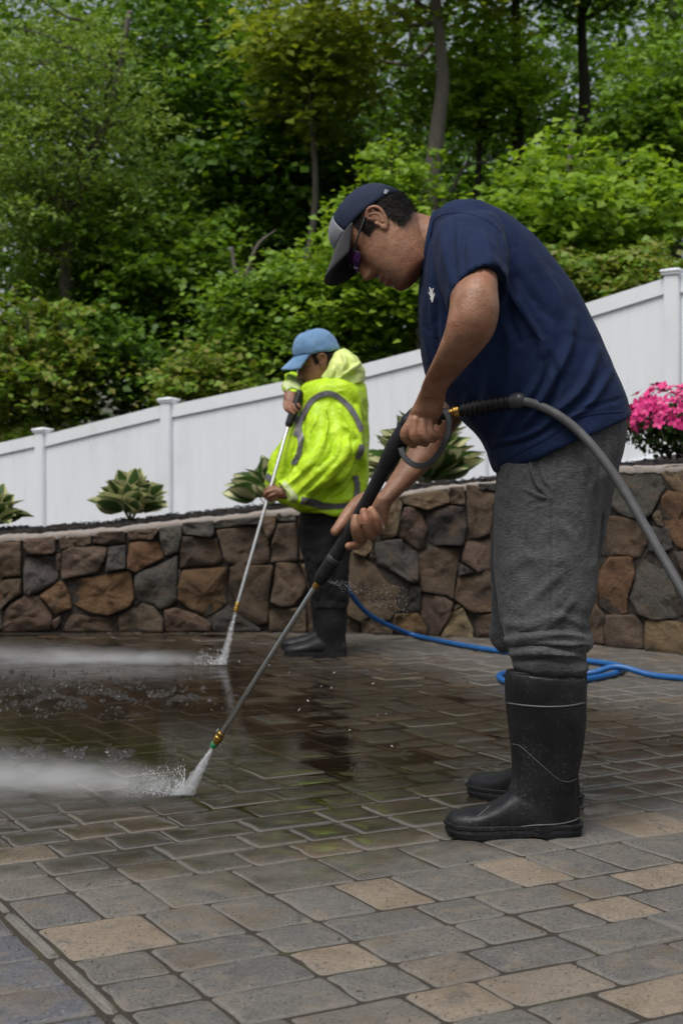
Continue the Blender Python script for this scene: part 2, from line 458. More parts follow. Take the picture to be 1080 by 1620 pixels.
L_dark = leaf_mat('leaf_dark', gs((0.04, 0.10, 0.012), (0.085, 0.18, 0.018), (0.145, 0.27, 0.026)))
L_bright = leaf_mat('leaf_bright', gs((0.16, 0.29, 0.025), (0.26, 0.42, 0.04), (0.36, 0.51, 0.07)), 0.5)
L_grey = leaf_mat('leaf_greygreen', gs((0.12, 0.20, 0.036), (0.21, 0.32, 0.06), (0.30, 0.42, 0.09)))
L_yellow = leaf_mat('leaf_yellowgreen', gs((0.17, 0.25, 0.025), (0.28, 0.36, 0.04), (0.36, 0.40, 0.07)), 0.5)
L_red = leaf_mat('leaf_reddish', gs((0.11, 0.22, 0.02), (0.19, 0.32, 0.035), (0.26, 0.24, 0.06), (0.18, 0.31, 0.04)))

# ------------------------------------------------------------------ ground and paving
gs_ = [(-400, -300, -0.12), (400, -300, -0.12), (400, 600, -0.12), (-400, 600, -0.12)]
tag(link('ground', mesh('ground', gs_, [(0, 1, 2, 3)], False), None, M_soil), 'dark soil ground beyond and beneath the paved patio', kind='structure')

ANG = R(28.8); UD = np.array([math.cos(ANG), math.sin(ANG)]); VD = np.array([math.sin(ANG), -math.cos(ANG)])
ORG = np.array([-0.6545, 2.727]); MOD = 0.0685; GAP = 0.0034
def g2(u, v): return ORG + UD * u + VD * v
pav = link('pavement', mesh('pavement', [(-6.5, -1, -0.0062), (6.5, -1, -0.0062), (6.5, 9.2, -0.0062), (-6.5, 9.2, -0.0062)], [(0, 1, 2, 3)], False), None, M_joint)
tag(pav, 'patio of tumbled concrete pavers, wet and dark where washed', kind='structure')
def in_patio(x, y): return -4.6 < x < 3.6 and 0.7 < y < 8.35
cells = []      # (u,v,w,h) metres
rs = random.Random(3)
v0 = -75
while v0 < 60:
    hgt = rs.choice([2, 2, 2, 5, 3, 2])
    uu = 0
    while uu < 130:
        if hgt == 5:
            k = rs.random()
            if k < 0.42:
                w = rs.choice([2, 3, 3]); a = rs.choice([2, 3]); cells += [(uu, v0, w, a), (uu, v0 + a, w, 5 - a)]; uu += w
            elif k < 0.72:
                w1, w2 = rs.choice([(2, 3), (3, 2), (3, 3)]); a = rs.choice([2, 3]); W5 = w1 + w2
                cells += [(uu, v0, w1, a), (uu + w1, v0, w2, a)]
                cells += [(uu, v0 + a, w2, 5 - a), (uu + w2, v0 + a, w1, 5 - a)]; uu += W5
            else:
                cells += [(uu, v0, 2, 2), (uu + 2, v0, 3, 2), (uu, v0 + 2, 3, 3), (uu + 3, v0 + 2, 2, 3)]; uu += 5
        else:
            w = rs.choice([2, 3, 3, 2]); cells.append((uu, v0, w, hgt)); uu += w
    v0 += hgt
cells = [(0.028 + c[0] * MOD, c[1] * MOD, c[2] * MOD, c[3] * MOD) for c in cells]
border = []
for i in range(-40, 40):
    border.append((-0.008 - 0.30, i * 0.15, 0.30, 0.15)); border.append((-0.008 - 0.60, i * 0.15 + 0.07, 0.29, 0.15)); border.append((-0.008 - 0.90, i * 0.15, 0.29, 0.15))
    for q in range(4, 9): border.append((-0.008 - 0.30 * q, i * 0.15 + 0.06 * (q % 2), 0.29, 0.15))
strips = [(-0.002, i * 0.30 + 0.02, 0.028, 0.29) for i in range(-20, 20)]

def paver_shape(w, h, seed):
    r_ = random.Random(seed); w -= GAP; h -= GAP; rad = min(0.008 + 0.006 * r_.random(), w * 0.35, h * 0.35)
    out = []
    for cx, cy, a0 in ((w / 2 - rad, h / 2 - rad, 0), (-w / 2 + rad, h / 2 - rad, 90), (-w / 2 + rad, -h / 2 + rad, 180), (w / 2 - rad, -h / 2 + rad, 270)):
        for k in range(3):
            a = R(a0 + 45 * k); out.append((cx + rad * math.cos(a), cy + rad * math.sin(a)))
    full = []
    for i, p in enumerate(out):        # two extra points along each straight side, pushed in or out: no side is quite straight
        full.append(p); q = out[(i + 1) % len(out)]
        if i % 3 == 2:
            for s_ in (0.33, 0.67):
                m_ = (p[0] + (q[0] - p[0]) * s_, p[1] + (q[1] - p[1]) * s_); l_ = math.hypot(*m_) + 1e-6; d_ = r_.uniform(-0.0034, 0.0022)
                full.append((m_[0] * (1 + d_ / l_), m_[1] * (1 + d_ / l_)))
    out = [(x + r_.uniform(-1, 1) * 0.0008, y + r_.uniform(-1, 1) * 0.0008) for x, y in full]
    n = len(out); V = []
    lim = 0.22 * min(w, h)
    for ins, z in ((0.0, -0.03), (0.0, -0.0085), (0.003, -0.0046), (0.009, -0.0018), (0.019, -0.0004)):
        ins = min(ins, lim)
        for x, y in out: V.append((x - ins * x / (w / 2), y - ins * y / (h / 2), z + (r_.uniform(-1, 1) * 0.0008 if z > -0.02 else 0)))
    for x, y in out: V.append((x * 0.5, y * 0.5, 0.0005 + r_.uniform(-1, 1) * 0.0007))
    V.append((0, 0, 0.0006)); Fs = []
    for i in range(5):
        for j in range(n):
            a = i * n + j; b = i * n + (j + 1) % n; Fs.append((a, b, b + n, a + n))
    for j in range(n): Fs.append((5 * n + j, 5 * n + (j + 1) % n, 6 * n))
    return V, Fs
TAN = [(140, 1478), (520, 1520), (630, 1412), (690, 1590), (1000, 1450), (850, 1395), (520, 1356), (15, 1352), (1010, 1370), (960, 1560), (1060, 1300)]
TANP = [np.array(G(*p)[:2]) for p in TAN]
GREYS = [(0.122, 0.117, 0.108), (0.132, 0.125, 0.113), (0.114, 0.110, 0.104), (0.138, 0.128, 0.112), (0.126, 0.119, 0.106)]
BROWN = [(0.142, 0.122, 0.104), (0.150, 0.128, 0.104), (0.130, 0.112, 0.098)]
LTAN = (0.225, 0.182, 0.136); BLUE = [(0.105, 0.108, 0.122), (0.112, 0.114, 0.126), (0.098, 0.10, 0.115)]
variants = {}
allp = []
for kind, lst in (('field', cells), ('border', border), ('strip', strips)):
    for (u, v, w, h) in lst:
        c = g2(u + w / 2, v + h / 2)
        if not in_patio(*c): continue
        if kind == 'strip' and c[1] > 3.6: continue
        allp.append((kind, c, w, h))
def inview(c):
    if c[1] < 1.9: return False
    x = 540 + c[0] / c[1] * F; y = HOR + CAMH / c[1] * F
    return -60 < x < 1140 and y < 1680
order = sorted(range(len(allp)), key=lambda i: (0 if inview(allp[i][1]) else 1, np.hypot(*allp[i][1])))
near = set(order[:296])
tanset = set()
for tp in TANP:
    best = min((i for i in order if allp[i][0] == 'field' and min(allp[i][2:]) > 0.1), key=lambda i: np.linalg.norm(allp[i][1] - tp)); tanset.add(best)
farV, farF, farC = [], [], []
rp = random.Random(5)
for i, (kind, c, w, h) in enumerate(allp):
    col = rp.choice(BLUE) if kind == 'border' else ((0.17, 0.165, 0.145) if kind == 'strip' else (LTAN if i in tanset else rp.choice(GREYS * 4 + BROWN)))
    if kind == 'field' and i not in tanset and rp.random() < 0.03: col = (0.20, 0.165, 0.13)
    z = rp.gauss(0, 0.0013); tx, ty = rp.gauss(0, 0.006), rp.gauss(0, 0.006)
    key = (round(w, 3), round(h, 3), rp.randrange(4))
    if key not in variants:
        Vv, Ff = paver_shape(key[0], key[1], hash(key) & 0xffff)
        variants[key] = (Vv, Ff, None)
    Vv, Ff, me = variants[key]
    if i in near:
        if me is None:
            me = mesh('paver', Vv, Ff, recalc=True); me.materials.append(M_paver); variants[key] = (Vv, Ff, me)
        o = bpy.data.objects.new('paver', me); COL.objects.link(o); o.parent = pav
        o.location = (c[0], c[1], z); o.rotation_euler = (tx, ty, ANG + rp.gauss(0, 0.014)); o.color = (*col, 1)
    else:
        M = Matrix.Translation((c[0], c[1], z)) @ Matrix.Rotation(ANG + rp.gauss(0, 0.014), 4, 'Z') @ Matrix.Rotation(tx, 4, 'X') @ Matrix.Rotation(ty, 4, 'Y')
        k = len(farV); farV += [tuple(M @ Vector(p)) for p in Vv]; farF += [tuple(a + k for a in q) for q in Ff]; farC += [col] * len(Vv)
me = mesh('distant_pavers', farV, farF, recalc=True); vcol(me, 'col', np.array(farC))
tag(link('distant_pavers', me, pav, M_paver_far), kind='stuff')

# thin sheet of rinse water standing between and, in the hollow by the wall, over the pavers
def water_level(x, y):
    edge = 3.2 + max(0, x + 0.05) * 0.8
    a = min(1, max(0, (y - edge) / 0.5))
    px_, py_ = 540 + x / y * F, HOR + CAMH / y * F
    hol = math.exp(-((px_ - 120) / 330) ** 2 - ((py_ - 1110) / 62) ** 2) + 0.75 * math.exp(-((px_ - 330) / 260) ** 2 - ((py_ - 1170) / 40) ** 2)
    dry = min(1, max(0, (x - 0.6) * 0.9 + (y - 5.6) * 0.4))
    z = -0.0120 + 0.0096 * a - 0.006 * dry + 0.0058 * min(1, hol)
    return z + 0.0006 * noise.noise(Vector((x * 3, y * 3, 0)))
nx, ny = 90, 110; V = []; Fs = []
for j in range(ny):
    y = 3.0 + 5.1 * j / (ny - 1)
    for i in range(nx):
        x = -2.6 + 5.0 * i / (nx - 1); V.append((x, y, water_level(x, y)))
for j in range(ny - 1):
    for i in range(nx - 1): a = j * nx + i; Fs.append((a, a + 1, a + nx + 1, a + nx))
t = NT('rinse_water'); pos = t.pos()
nm = t.bump(t.math('ADD', t.noise(26, 3, vec=pos), t.math('MULTIPLY', t.noise(90, 2, vec=pos), 0.4)), 0.10, 0.01)
gl = t.n('BsdfGlossy'); gl.inputs['Roughness'].default_value = 0.04; t.l(nm, gl.inputs['Normal'])
tr = t.n('BsdfTransparent'); tr.inputs['Color'].default_value = (0.62, 0.56, 0.47, 1)
fr = t.n('Fresnel'); fr.inputs['IOR'].default_value = 1.33; t.l(nm, fr.inputs['Normal'])
mx = t.n('MixShader'); t.l(fr.outputs[0], mx.inputs[0]); t.l(tr.outputs[0], mx.inputs[1]); t.l(gl.outputs[0], mx.inputs[2])
M_water = t.done(mx.outputs[0])
tag(link('puddle_water', mesh('puddle_water', V, Fs), None, M_water), 'thin film of rinse water lying in the paver joints and hollows', kind='structure')

# ------------------------------------------------------------------ retaining wall
DW_X = [-1200, 0, 500, 640, 730, 835, 960, 1080, 1300, 1900]; DW_D = [8.18, 8.18, 8.16, 7.98, 7.90, 7.76, 7.42, 7.05, 6.5, 5.2]
TOP_X = [-1200, 0, 145, 250, 337, 410, 465, 560, 640, 710, 780, 850, 970, 1080, 1300, 1900]
TOP_Y = [880, 850, 841, 829, 820, 812, 807, 795, 780, 769, 765, 757, 740, 737, 730, 700]
def dw(x): return float(np.interp(x, DW_X, DW_D))
def wtop(x): return CAMH + (HOR - float(np.interp(x, TOP_X, TOP_Y))) / F * dw(x)
def WW(x, y): return W(x, y, dw(x))
wallroot = empty('stone_wall', WW(540, HOR + CAMH * F / dw(540)))
tag(wallroot, 'low curved retaining wall of mortared brown and grey fieldstones', 'wall')
# core: mortar bed behind the stone faces, and a pale mortar capping
xs = list(range(-1100, 1880, 15)); V = []; Fs = []
for x in xs:
    d = dw(x) + 0.034; X = (x - 540) / F * dw(x); zt = wtop(x) - 0.02
    for (yy, zz) in ((d, -0.05), (d, zt), (d + 0.33, zt), (d + 0.33, -0.05)): V.append((X, yy, zz))
for i in range(len(xs) - 1):
    for k in range(3): a = i * 4 + k; Fs.append((a, a + 4, a + 5, a + 1))
link('mortar', mesh('mortar', V, Fs, False, True), wallroot, M_mortar)
V = []; Fs = []; rw = random.Random(9)
xs = list(range(-1100, 1880, 6))
for x in xs:
    d = dw(x) + 0.02 + 0.012 * noise.noise(Vector((x * 0.05, 0, 0))); X = (x - 540) / F * dw(x); zt = wtop(x) + 0.012 * noise.noise(Vector((x * 0.03, 3, 0)))
    for (yy, zz) in ((d, zt - 0.030), (d - 0.004, zt - 0.008), (d + 0.02, zt + 0.004), (d + 0.18, zt + 0.010), (d + 0.34, zt - 0.01), (d + 0.34, zt - 0.06)):
        V.append((X, yy, zz + 0.004 * rw.uniform(-1, 1)))
for i in range(len(xs) - 1):
    for k in range(5): a = i * 6 + k; Fs.append((a, a + 6, a + 7, a + 1))
link('capping', mesh('capping', V, Fs, True, True), wallroot, M_capm)

Z1 = lambda x, y: (x / 4, 800 + y / 4)
Z2 = lambda x, y: (250 + x / 4, 790 + y / 4)
Z3 = lambda x, y: (540 + x / 4, 750 + y / 4)
Z4 = lambda x, y: (920 + x / 5.0625, 720 + y / 5.0625)
PH = lambda x, y: (x, y)
bn, gr, og, dk, tn, pk = (0.115, 0.076, 0.048), (0.086, 0.078, 0.068), (0.165, 0.088, 0.038), (0.045, 0.040, 0.036), (0.20, 0.138, 0.078), (0.13, 0.088, 0.062)
STONES = [
 (Z1, bn, [(-60,238),(0,235),(125,230),(135,300),(133,445),(0,450),(-50,440)]), (Z1, bn, [(150,225),(165,212),(345,195),(352,290),(330,305),(185,308),(148,260)]),
 (Z1, bn, [(370,205),(395,192),(570,190),(575,240),(520,265),(380,278)]), (Z1, bn, [(590,200),(620,168),(785,160),(790,235),(720,248),(590,240)]),
 (Z1, bn, [(805,160),(985,142),(1000,165),(965,215),(810,222)]), (Z2, gr, [(10,180),(150,165),(152,235),(130,330),(45,360),(15,250)]),
 (Z1, gr, [(155,318),(345,318),(370,430),(340,495),(190,568),(155,565),(148,440)]), (Z1, pk, [(352,310),(385,305),(382,410),(355,412)]),
 (Z1, pk, [(400,290),(440,270),(640,258),(678,275),(660,340),(610,425),(390,465),(385,400)]), (Z1, gr, [(685,265),(795,250),(798,395),(670,420),(680,330)]),
 (Z1, og, [(810,235),(1020,222),(1032,330),(900,400),(860,422),(808,395)]), (PH, gr, [(213,910),(272,884),(281,878),(280,950),(268,960),(254,965),(243,955),(222,952),(214,940)]),
 (Z1, bn, [(-70,480),(0,475),(130,465),(138,560),(50,610),(0,665),(-70,660)]), (Z1, og, [(250,570),(370,478),(410,500),(440,570),(450,650),(350,690),(300,620)]),
 (Z1, og, [(410,480),(600,455),(780,415),(830,435),(845,590),(820,640),(690,692),(600,685),(450,620),(440,560)]),
 (Z1, bn, [(-60,780),(0,700),(60,640),(150,575),(240,575),(290,640),(330,700),(320,790),(0,805),(-60,805)]), (Z1, pk, [(330,730),(380,695),(385,740),(345,785)]),
 (Z1, bn, [(390,800),(440,700),(480,685),(570,710),(690,710),(715,800)]), (Z1, bn, [(735,800),(750,700),(800,660),(900,618),(970,640),(1030,720),(1040,800)]),
 (Z2, gr, [(155,150),(350,135),(355,220),(340,240),(160,220)]), (Z2, bn, [(160,235),(240,235),(370,250),(405,385),(360,415),(140,432),(138,330)]),
 (Z2, gr, [(350,150),(400,130),(640,110),(640,155),(360,185)]), (Z2, bn, [(370,195),(640,165),(700,250),(700,395),(600,415),(450,410),(420,370)]),
 (Z2, bn, [(640,110),(745,105),(740,180),(700,260),(665,190)]), (Z2, gr, [(750,90),(860,70),(875,140),(755,140)]), (Z2, bn, [(755,160),(870,150),(885,390),(710,395),(715,290)]),
 (Z2, gr, [(122,450),(145,445),(140,520),(122,520)]), (Z2, og, [(150,450),(440,430),(435,560),(425,660),(360,715),(290,738),(210,700),(130,640),(130,560)]),
 (Z2, bn, [(455,440),(500,395),(550,390),(580,420),(725,420),(700,640),(690,780),(640,795),(500,720),(470,600),(450,540)]),
 (Z2, bn, [(750,405),(870,400),(935,490),(925,590),(850,670),(790,680),(710,650),(740,480)]), (Z2, bn, [(700,690),(930,690),(940,838),(705,838)]),
 (Z2, bn, [(40,700),(110,688),(250,730),(335,790),(330,838),(50,838)]), (Z2, dk, [(345,740),(440,670),(520,740),(650,820),(640,838),(350,838)]),
 (PH, bn, [(472,812),(500,808),(505,880),(474,886)]), (PH, bn, [(508,806),(548,800),(550,870),(510,880)]), (PH, bn, [(476,892),(545,884),(541,930),(490,940),(484,915)]), (PH, bn, [(487,945),(541,938),(541,998),(488,1000)]),
 (Z3, tn, [(60,150),(180,120),(235,190),(190,330),(70,300)]), (Z3, tn, [(250,200),(365,140),(385,190),(350,395),(245,405)]), (Z3, tn, [(370,140),(670,95),(685,180),(540,230),(480,210),(395,190)]), (Z3, pk, [(680,85),(780,75),(780,190),(690,195)]),
 (Z3, bn, [(790,68),(860,75),(870,105),(975,120),(960,200),(945,370),(880,400),(815,400),(800,300)]), (Z3, dk, [(865,60),(975,55),(975,110),(880,100)]),
 (Z3, bn, [(400,210),(470,210),(510,260),(545,350),(530,450),(480,480),(410,420),(360,390),(365,290)]), (Z3, dk, [(530,245),(640,200),(780,205),(790,340),(770,450),(600,450),(550,420)]),
 (Z3, tn, [(100,430),(200,390),(190,480),(150,530),(70,490)]), (Z3, gr, [(210,430),(380,410),(410,480),(480,490),(490,690),(430,680),(300,600),(220,560)]), (Z3, pk, [(165,530),(200,480),(215,530),(190,560)]),
 (Z3, bn, [(20,500),(60,490),(220,580),(435,700),(405,860),(330,890),(300,930),(180,905),(120,935),(40,890),(15,700)]),
 (Z3, bn, [(485,520),(560,455),(760,470),(740,560),(705,790),(660,770),(510,740),(490,620)]), (Z3, pk, [(790,420),(945,415),(940,600),(860,620),(760,550)]), (Z3, dk, [(745,560),(840,620),(740,645)]),
 (Z3, bn, [(740,655),(930,605),(990,700),(985,870),(830,880),(715,790)]), (Z3, dk, [(440,710),(510,715),(495,880),(410,870)]), (Z3, pk, [(515,760),(640,770),(705,810),(690,890),(610,1035),(550,1035),(500,900)]),
 (Z3, og, [(340,890),(480,880),(540,980),(540,1035),(420,1035),(335,970)]), (Z3, bn, [(130,930),(250,910),(330,970),(320,1025),(130,1020)]), (Z3, tn, [(700,880),(770,845),(835,990),(830,1045),(625,1040)]),
 (Z3, pk, [(715,840),(745,825),(760,840),(715,870)]), (Z3, bn, [(845,900),(985,880),(1000,1000),(980,1055),(850,1045)]), (Z3, bn, [(40,920),(110,950),(110,1020),(30,1015)]),
 (PH, bn, [(790,762),(845,752),(850,815),(792,822)]), (PH, gr, [(853,752),(920,745),(925,800),(858,815)]), (PH, bn, [(928,746),(962,742),(962,800),(932,802)]),
 (PH, bn, [(788,860),(790,828),(850,822),(880,880),(840,915),(794,905)]), (PH, gr, [(858,822),(945,806),(945,880),(888,880)]), (PH, bn, [(794,912),(838,922),(880,960),(870,1020),(790,1018)]),
 (PH, bn, [(848,918),(886,888),(938,886),(936,950),(886,958)]), (PH, pk, [(888,965),(936,958),(926,1022),(880,1022)]),
 (Z4, gr, [(260,110),(600,95),(640,170),(690,250),(640,310),(560,460),(490,520),(340,490),(260,440),(230,380)]), (Z4, tn, [(640,105),(700,85),(830,80),(900,90),(900,310),(830,305),(770,300),(690,220),(635,140)]),
 (Z4, og, [(650,340),(700,285),(830,310),(900,330),(900,760),(830,760),(770,740),(700,650),(640,470)]), (Z4, bn, [(160,590),(210,490),(300,490),(500,545),(535,600),(530,720),(480,810),(430,830),(330,800),(160,800)]),
 (Z4, bn, [(560,480),(620,440),(645,570),(600,565)]), (Z4, gr, [(540,570),(690,580),(735,740),(640,780),(540,770)]), (Z4, og, [(150,930),(230,820),(390,820),(415,930),(370,1130),(365,1260),(250,1275),(130,1200)]),
 (Z4, gr, [(420,980),(540,775),(700,790),(830,1000),(870,1150),(820,1280),(740,1310),(560,1320),(440,1270),(385,1150)]), (Z4, gr, [(740,775),(880,775),(880,1000),(840,980),(780,900)]),
 (Z4, bn, [(40,1380),(110,1190),(180,1285),(165,1520),(60,1515)]), (Z4, pk, [(190,1285),(420,1280),(495,1370),(490,1550),(160,1535)]), (Z4, tn, [(510,1325),(760,1330),(900,1380),(900,1620),(500,1572)]),
]
# the wall runs on past both edges of the frame
for (xa, xb) in ((-1080, -18), (1100, 1860)):
    x = xa
    while x < xb - 20:
        wd = rw.uniform(30, 60); y0 = float(np.interp(x, TOP_X, TOP_Y)) + 6; y1 = HOR + CAMH * F / dw(x) - 2; k = 3 if y1 - y0 < 200 else 4
        ysp = [y0 + (y1 - y0) * (q + (rw.uniform(-0.2, 0.2) if 0 < q < k else 0)) / k for q in range(k + 1)]
        for q in range(k):
            STONES.append((PH, rw.choice([bn, bn, gr, og, pk]), [(x + 2, ysp[q] + 2), (x + wd - 4, ysp[q] + 3), (x + wd - 3, ysp[q + 1] - 3), (x + wd * 0.5, ysp[q + 1] - 1), (x + 1, ysp[q + 1] - 3)]))
        x += wd
for si, (zf, col, poly) in enumerate(STONES):
    P = np.array([zf(*p) for p in poly], float)
    cen = P.mean(0); ext = np.ptp(P, axis=0)
    # one corner-cutting pass rounds the stone's outline
    Q = []
    for i in range(len(P)):
        a, b = P[i], P[(i + 1) % len(P)]; Q += [a * 0.95 + b * 0.05, a * 0.7 + b * 0.3, a * 0.36 + b * 0.64, a * 0.05 + b * 0.95]
    Q = np.array(Q); nrm = Q - cen
    Q += np.array([[rw.uniform(-0.6, 0.6), rw.uniform(-0.6, 0.6)] for _ in Q])
    Q = cen + nrm * 1.018 + (Q - cen - nrm)
    n = len(Q); V = []; Fs = []
    base = rw.uniform(-0.006, 0.016); tilt = (rw.uniform(-0.25, 0.25), rw.uniform(-0.2, 0.2)); s3 = si * 5.17
    prof = ((1.0, 0.10), (1.0, 0.014), (0.985, 0.004), (0.955, 0.0), (0.8, -0.002), (0.62, -0.003), (0.42, -0.004), (0.2, -0.004))
    for sc_, off in prof:
        for q in Q:
            p = cen + (q - cen) * sc_; w3 = WW(*p)
            nz = noise.fractal(Vector((w3.x * 8 + s3, w3.z * 8, s3)), 0.7, 2.2, 4) * (0.034 if sc_ < 0.99 else 0.003)
            tl = (tilt[0] * (p[0] - cen[0]) + tilt[1] * (p[1] - cen[1])) / F * 8 if sc_ < 0.99 else 0
            V.append((w3.x, w3.y + off + base + nz + tl, max(w3.z, -0.03)))
    c3 = WW(*cen); V.append((c3.x, c3.y - 0.004 + base, c3.z))
    m = len(prof)
    for i in range(m - 1):
        for j in range(n):
            a = i * n + j; b = i * n + (j + 1) % n; Fs.append((a, b, b + n, a + n))
    for j in range(n): Fs.append(((m - 1) * n + j, (m - 1) * n + (j + 1) % n, m * n))
    o = link('stone', mesh('stone', V, Fs, True, True), wallroot, M_stone)
    k = rw.uniform(0.82, 1.2); o.color = (*[min(1, q * k * rw.uniform(0.94, 1.06)) for q in col], 1)

# ------------------------------------------------------------------ fence geometry in plan, planting bed, hill
POSTS = [(-190, 15.1, 742, 880), (68, 14.0, 688, 846), (267, 13.1, 641, 818), (490, 12.3, 597, 800), (763, 11.4, 530, 771), (1065, 10.5, 440, 716), (1420, 9.6, 330, 640)]
FX = [(p[0] - 540) / F * p[1] for p in POSTS]; FD = [p[1] for p in POSTS]
FT = [CAMH + (HOR - p[2]) / F * p[1] for p in POSTS]; FB = [CAMH + (HOR - p[3]) / F * p[1] for p in POSTS]
FX = [-10.9, -8.9, -6.9] + FX + [5.5, 7.2]; FD = [18.4, 17.3, 16.2] + FD + [8.7, 7.8]; FT = [0.75, 0.8, 0.88] + FT + [3.0, 3.3]; FB = [-0.25, -0.15, 0.0] + FB + [1.62, 1.85]
def fence_at(X): return float(np.interp(X, FX, FD)), float(np.interp(X, FX, FB))
WXs = [(x - 540) / F * dw(x) for x in range(-1200, 1901, 20)]
def wall_at(X):
    px_ = float(np.interp(X, WXs, list(range(-1200, 1901, 20)))); return dw(px_) + 0.36, wtop(px_)
nx, ny = 260, 46; V = []; Fs = []
for i in range(nx):
    X = -8.0 + 12.5 * i / (nx - 1); y0, z0 = wall_at(X); y1, z1 = fence_at(X)
    for j in range(ny):
        s = j / (ny - 1); y = y0 - 0.06 + (y1 + 0.25 - y0) * s; z = (z0 - 0.015) * (1 - s) + (z1 - 0.01) * s
        mound = 0.05 * math.exp(-((s - 0.10) / 0.09) ** 2)
        z += mound * (1 if X > -2.4 else 0.3) + 0.014 * noise.fractal(Vector((X * 6, y * 6, 0)), 1, 2, 3) + 0.012 * rw.uniform(-1, 1)
        V.append((X, y, z))
for i in range(nx - 1):
    for j in range(ny - 1): a = i * ny + j; Fs.append((a, a + ny, a + ny + 1, a + 1))
bed_me = mesh('garden_bed', V, Fs); tag(link('garden_bed', bed_me, None, M_mulch), 'planting bed of black mulch between the stone wall and the white fence', kind='structure')
bed_bvh = bvh_of(bed_me)
def bed_z(x, y):
    h = bed_bvh.ray_cast(Vector((x, y, 5)), Vector((0, 0, -1))); return h[0].z if h[0] else 0.7
nx, ny = 60, 40; V = []; Fs = []
for i in range(nx):
    X = -22 + 44 * i / (nx - 1); d0, z0 = fence_at(max(-10.9, min(7.2, X)))
    for j in range(ny):
        s = j / (ny - 1); y = d0 + 0.3 + 60 * s * s; z = z0 - 0.1 + (y - d0) * 0.05 + 0.25 * noise.noise(Vector((X * 0.3, y * 0.3, 1)))
        V.append((X, y, z))
for i in range(nx - 1):
    for j in range(ny - 1): a = i * ny + j; Fs.append((a, a + ny, a + ny + 1, a + 1))
hill_me = mesh('hill', V, Fs); tag(link('hill', hill_me, None, M_soil), 'gently rising forest floor beyond the white fence', kind='structure')
hill_bvh = bvh_of(hill_me)
def hill_z(x, y):
    h = hill_bvh.ray_cast(Vector((x, y, 30)), Vector((0, 0, -1))); return h[0].z if h[0] else 0.6

# mulch chips lying loose on the bed
V, Fs = [], []
for _ in range(5200):
    X = rw.uniform(-3.2, 2.6); y0, _z = wall_at(X); y = y0 + rw.random() ** 2 * 1.6 - 0.02; z = bed_z(X, y)
    a, l, w_ = rw.uniform(0, 6.28), rw.uniform(0.012, 0.035), rw.uniform(0.004, 0.009); u = Vector((math.cos(a), math.sin(a), rw.uniform(-0.4, 0.5))) * l; q = Vector((-math.sin(a), math.cos(a), rw.uniform(-0.4, 0.4))) * w_
    c = Vector((X, y, z + 0.006)); k = len(V); up = Vector((0, 0, 0.006))
    V += [c - u, c + q, c + u, c - q, c + up]; Fs += [(k, k + 1, k + 4), (k + 1, k + 2, k + 4), (k + 2, k + 3, k + 4), (k + 3, k, k + 4)]
tag(link('mulch_chips', mesh('mulch_chips', V, Fs, False), None, M_mulch), 'loose black bark chips strewn over the planting bed', 'mulch', kind='stuff')

fence = empty('vinyl_fence', (FX[6], FD[6], FB[6])); tag(fence, 'white vinyl privacy fence stepping uphill behind the stone wall', 'fence')
def prism(a, b, z0a, z1a, z0b, z1b, th, bev=0.006):
    """upright slab from plan point a to b with sloped bottom and top"""
    a, b = Vector((*a, 0)), Vector((*b, 0)); t_ = (b - a).normalized(); nn = Vector((t_.y, -t_.x, 0))
    V = []
    for p, zl, zh, sg in ((a, z0a, z1a, 1), (b, z0b, z1b, -1)):
        for (off, ins) in ((-th / 2, bev), (-th / 2 + bev, 0), (th / 2 - bev, 0), (th / 2, bev)):
            q = p + nn * off + t_ * sg * ins
            V.append((q.x, q.y, zl)); V.append((q.x, q.y, zh))
    Fs = []
    for k in range(3):
        for base in (0, 8): Fs.append((base + 2 * k, base + 2 * k + 1, base + 2 * k + 3, base + 2 * k + 2))
        Fs.append((2 * k, 2 * k + 2, 8 + 2 * k + 2, 8 + 2 * k)); Fs.append((2 * k + 1, 2 * k + 3, 8 + 2 * k + 3, 8 + 2 * k + 1))
    Fs += [(0, 1, 9, 8), (6, 7, 15, 14)]
    return V, Fs
def flat(name, vf, parent, m): return link(name, mesh(name, *vf, smooth=False, recalc=True), parent, m)
for i in range(len(FX)):
    px_, py_ = FX[i], FD[i]; zt, zb = FT[i], FB[i] - 0.25; s = 0.118
    # square to the fence run
    j = min(i, len(FX) - 2); ang = math.atan2(FD[j + 1] - FD[j], FX[j + 1] - FX[j])
    Mr = Matrix.Translation((px_, py_, 0)) @ Matrix.Rotation(ang, 4, 'Z')
    def rot(vf): return [tuple(Mr @ Vector(p)) for p in vf[0]], vf[1]
    me = mesh('post', *rot(box((0, 0, (zb + zt + 0.035) / 2), (s, s, zt + 0.035 - zb))), smooth=False, recalc=True)
    bm = bmesh.new(); bm.from_mesh(me); bmesh.ops.bevel(bm, geom=bm.edges[:], offset=0.008, segments=2, affect='EDGES'); bm.to_mesh(me); bm.free()
    po = link('post', me, fence, M_vinyl)
    z = zt + 0.035; vv, ff = [], []
    prof = [(s / 2 + 0.004, -0.02), (s / 2 + 0.012, -0.012), (s / 2 + 0.012, 0.0), (s / 2 + 0.020, 0.008), (s / 2 + 0.020, 0.020), (s / 2 + 0.012, 0.025), (0.012, 0.040)]
    for (r_, h_) in prof:
        for sx, sy in ((1, 1), (-1, 1), (-1, -1), (1, -1)): vv.append((sx * r_, sy * r_, z + h_))
    for k in range(len(prof) - 1):
        for q in range(4): a = k * 4 + q; b = k * 4 + (q + 1) % 4; ff.append((a, b, b + 4, a + 4))
    ff += [(3, 2, 1, 0), tuple(len(vv) - 4 + q for q in range(4))]
    flat('cap', rot((vv, ff)), po, M_vinyl)
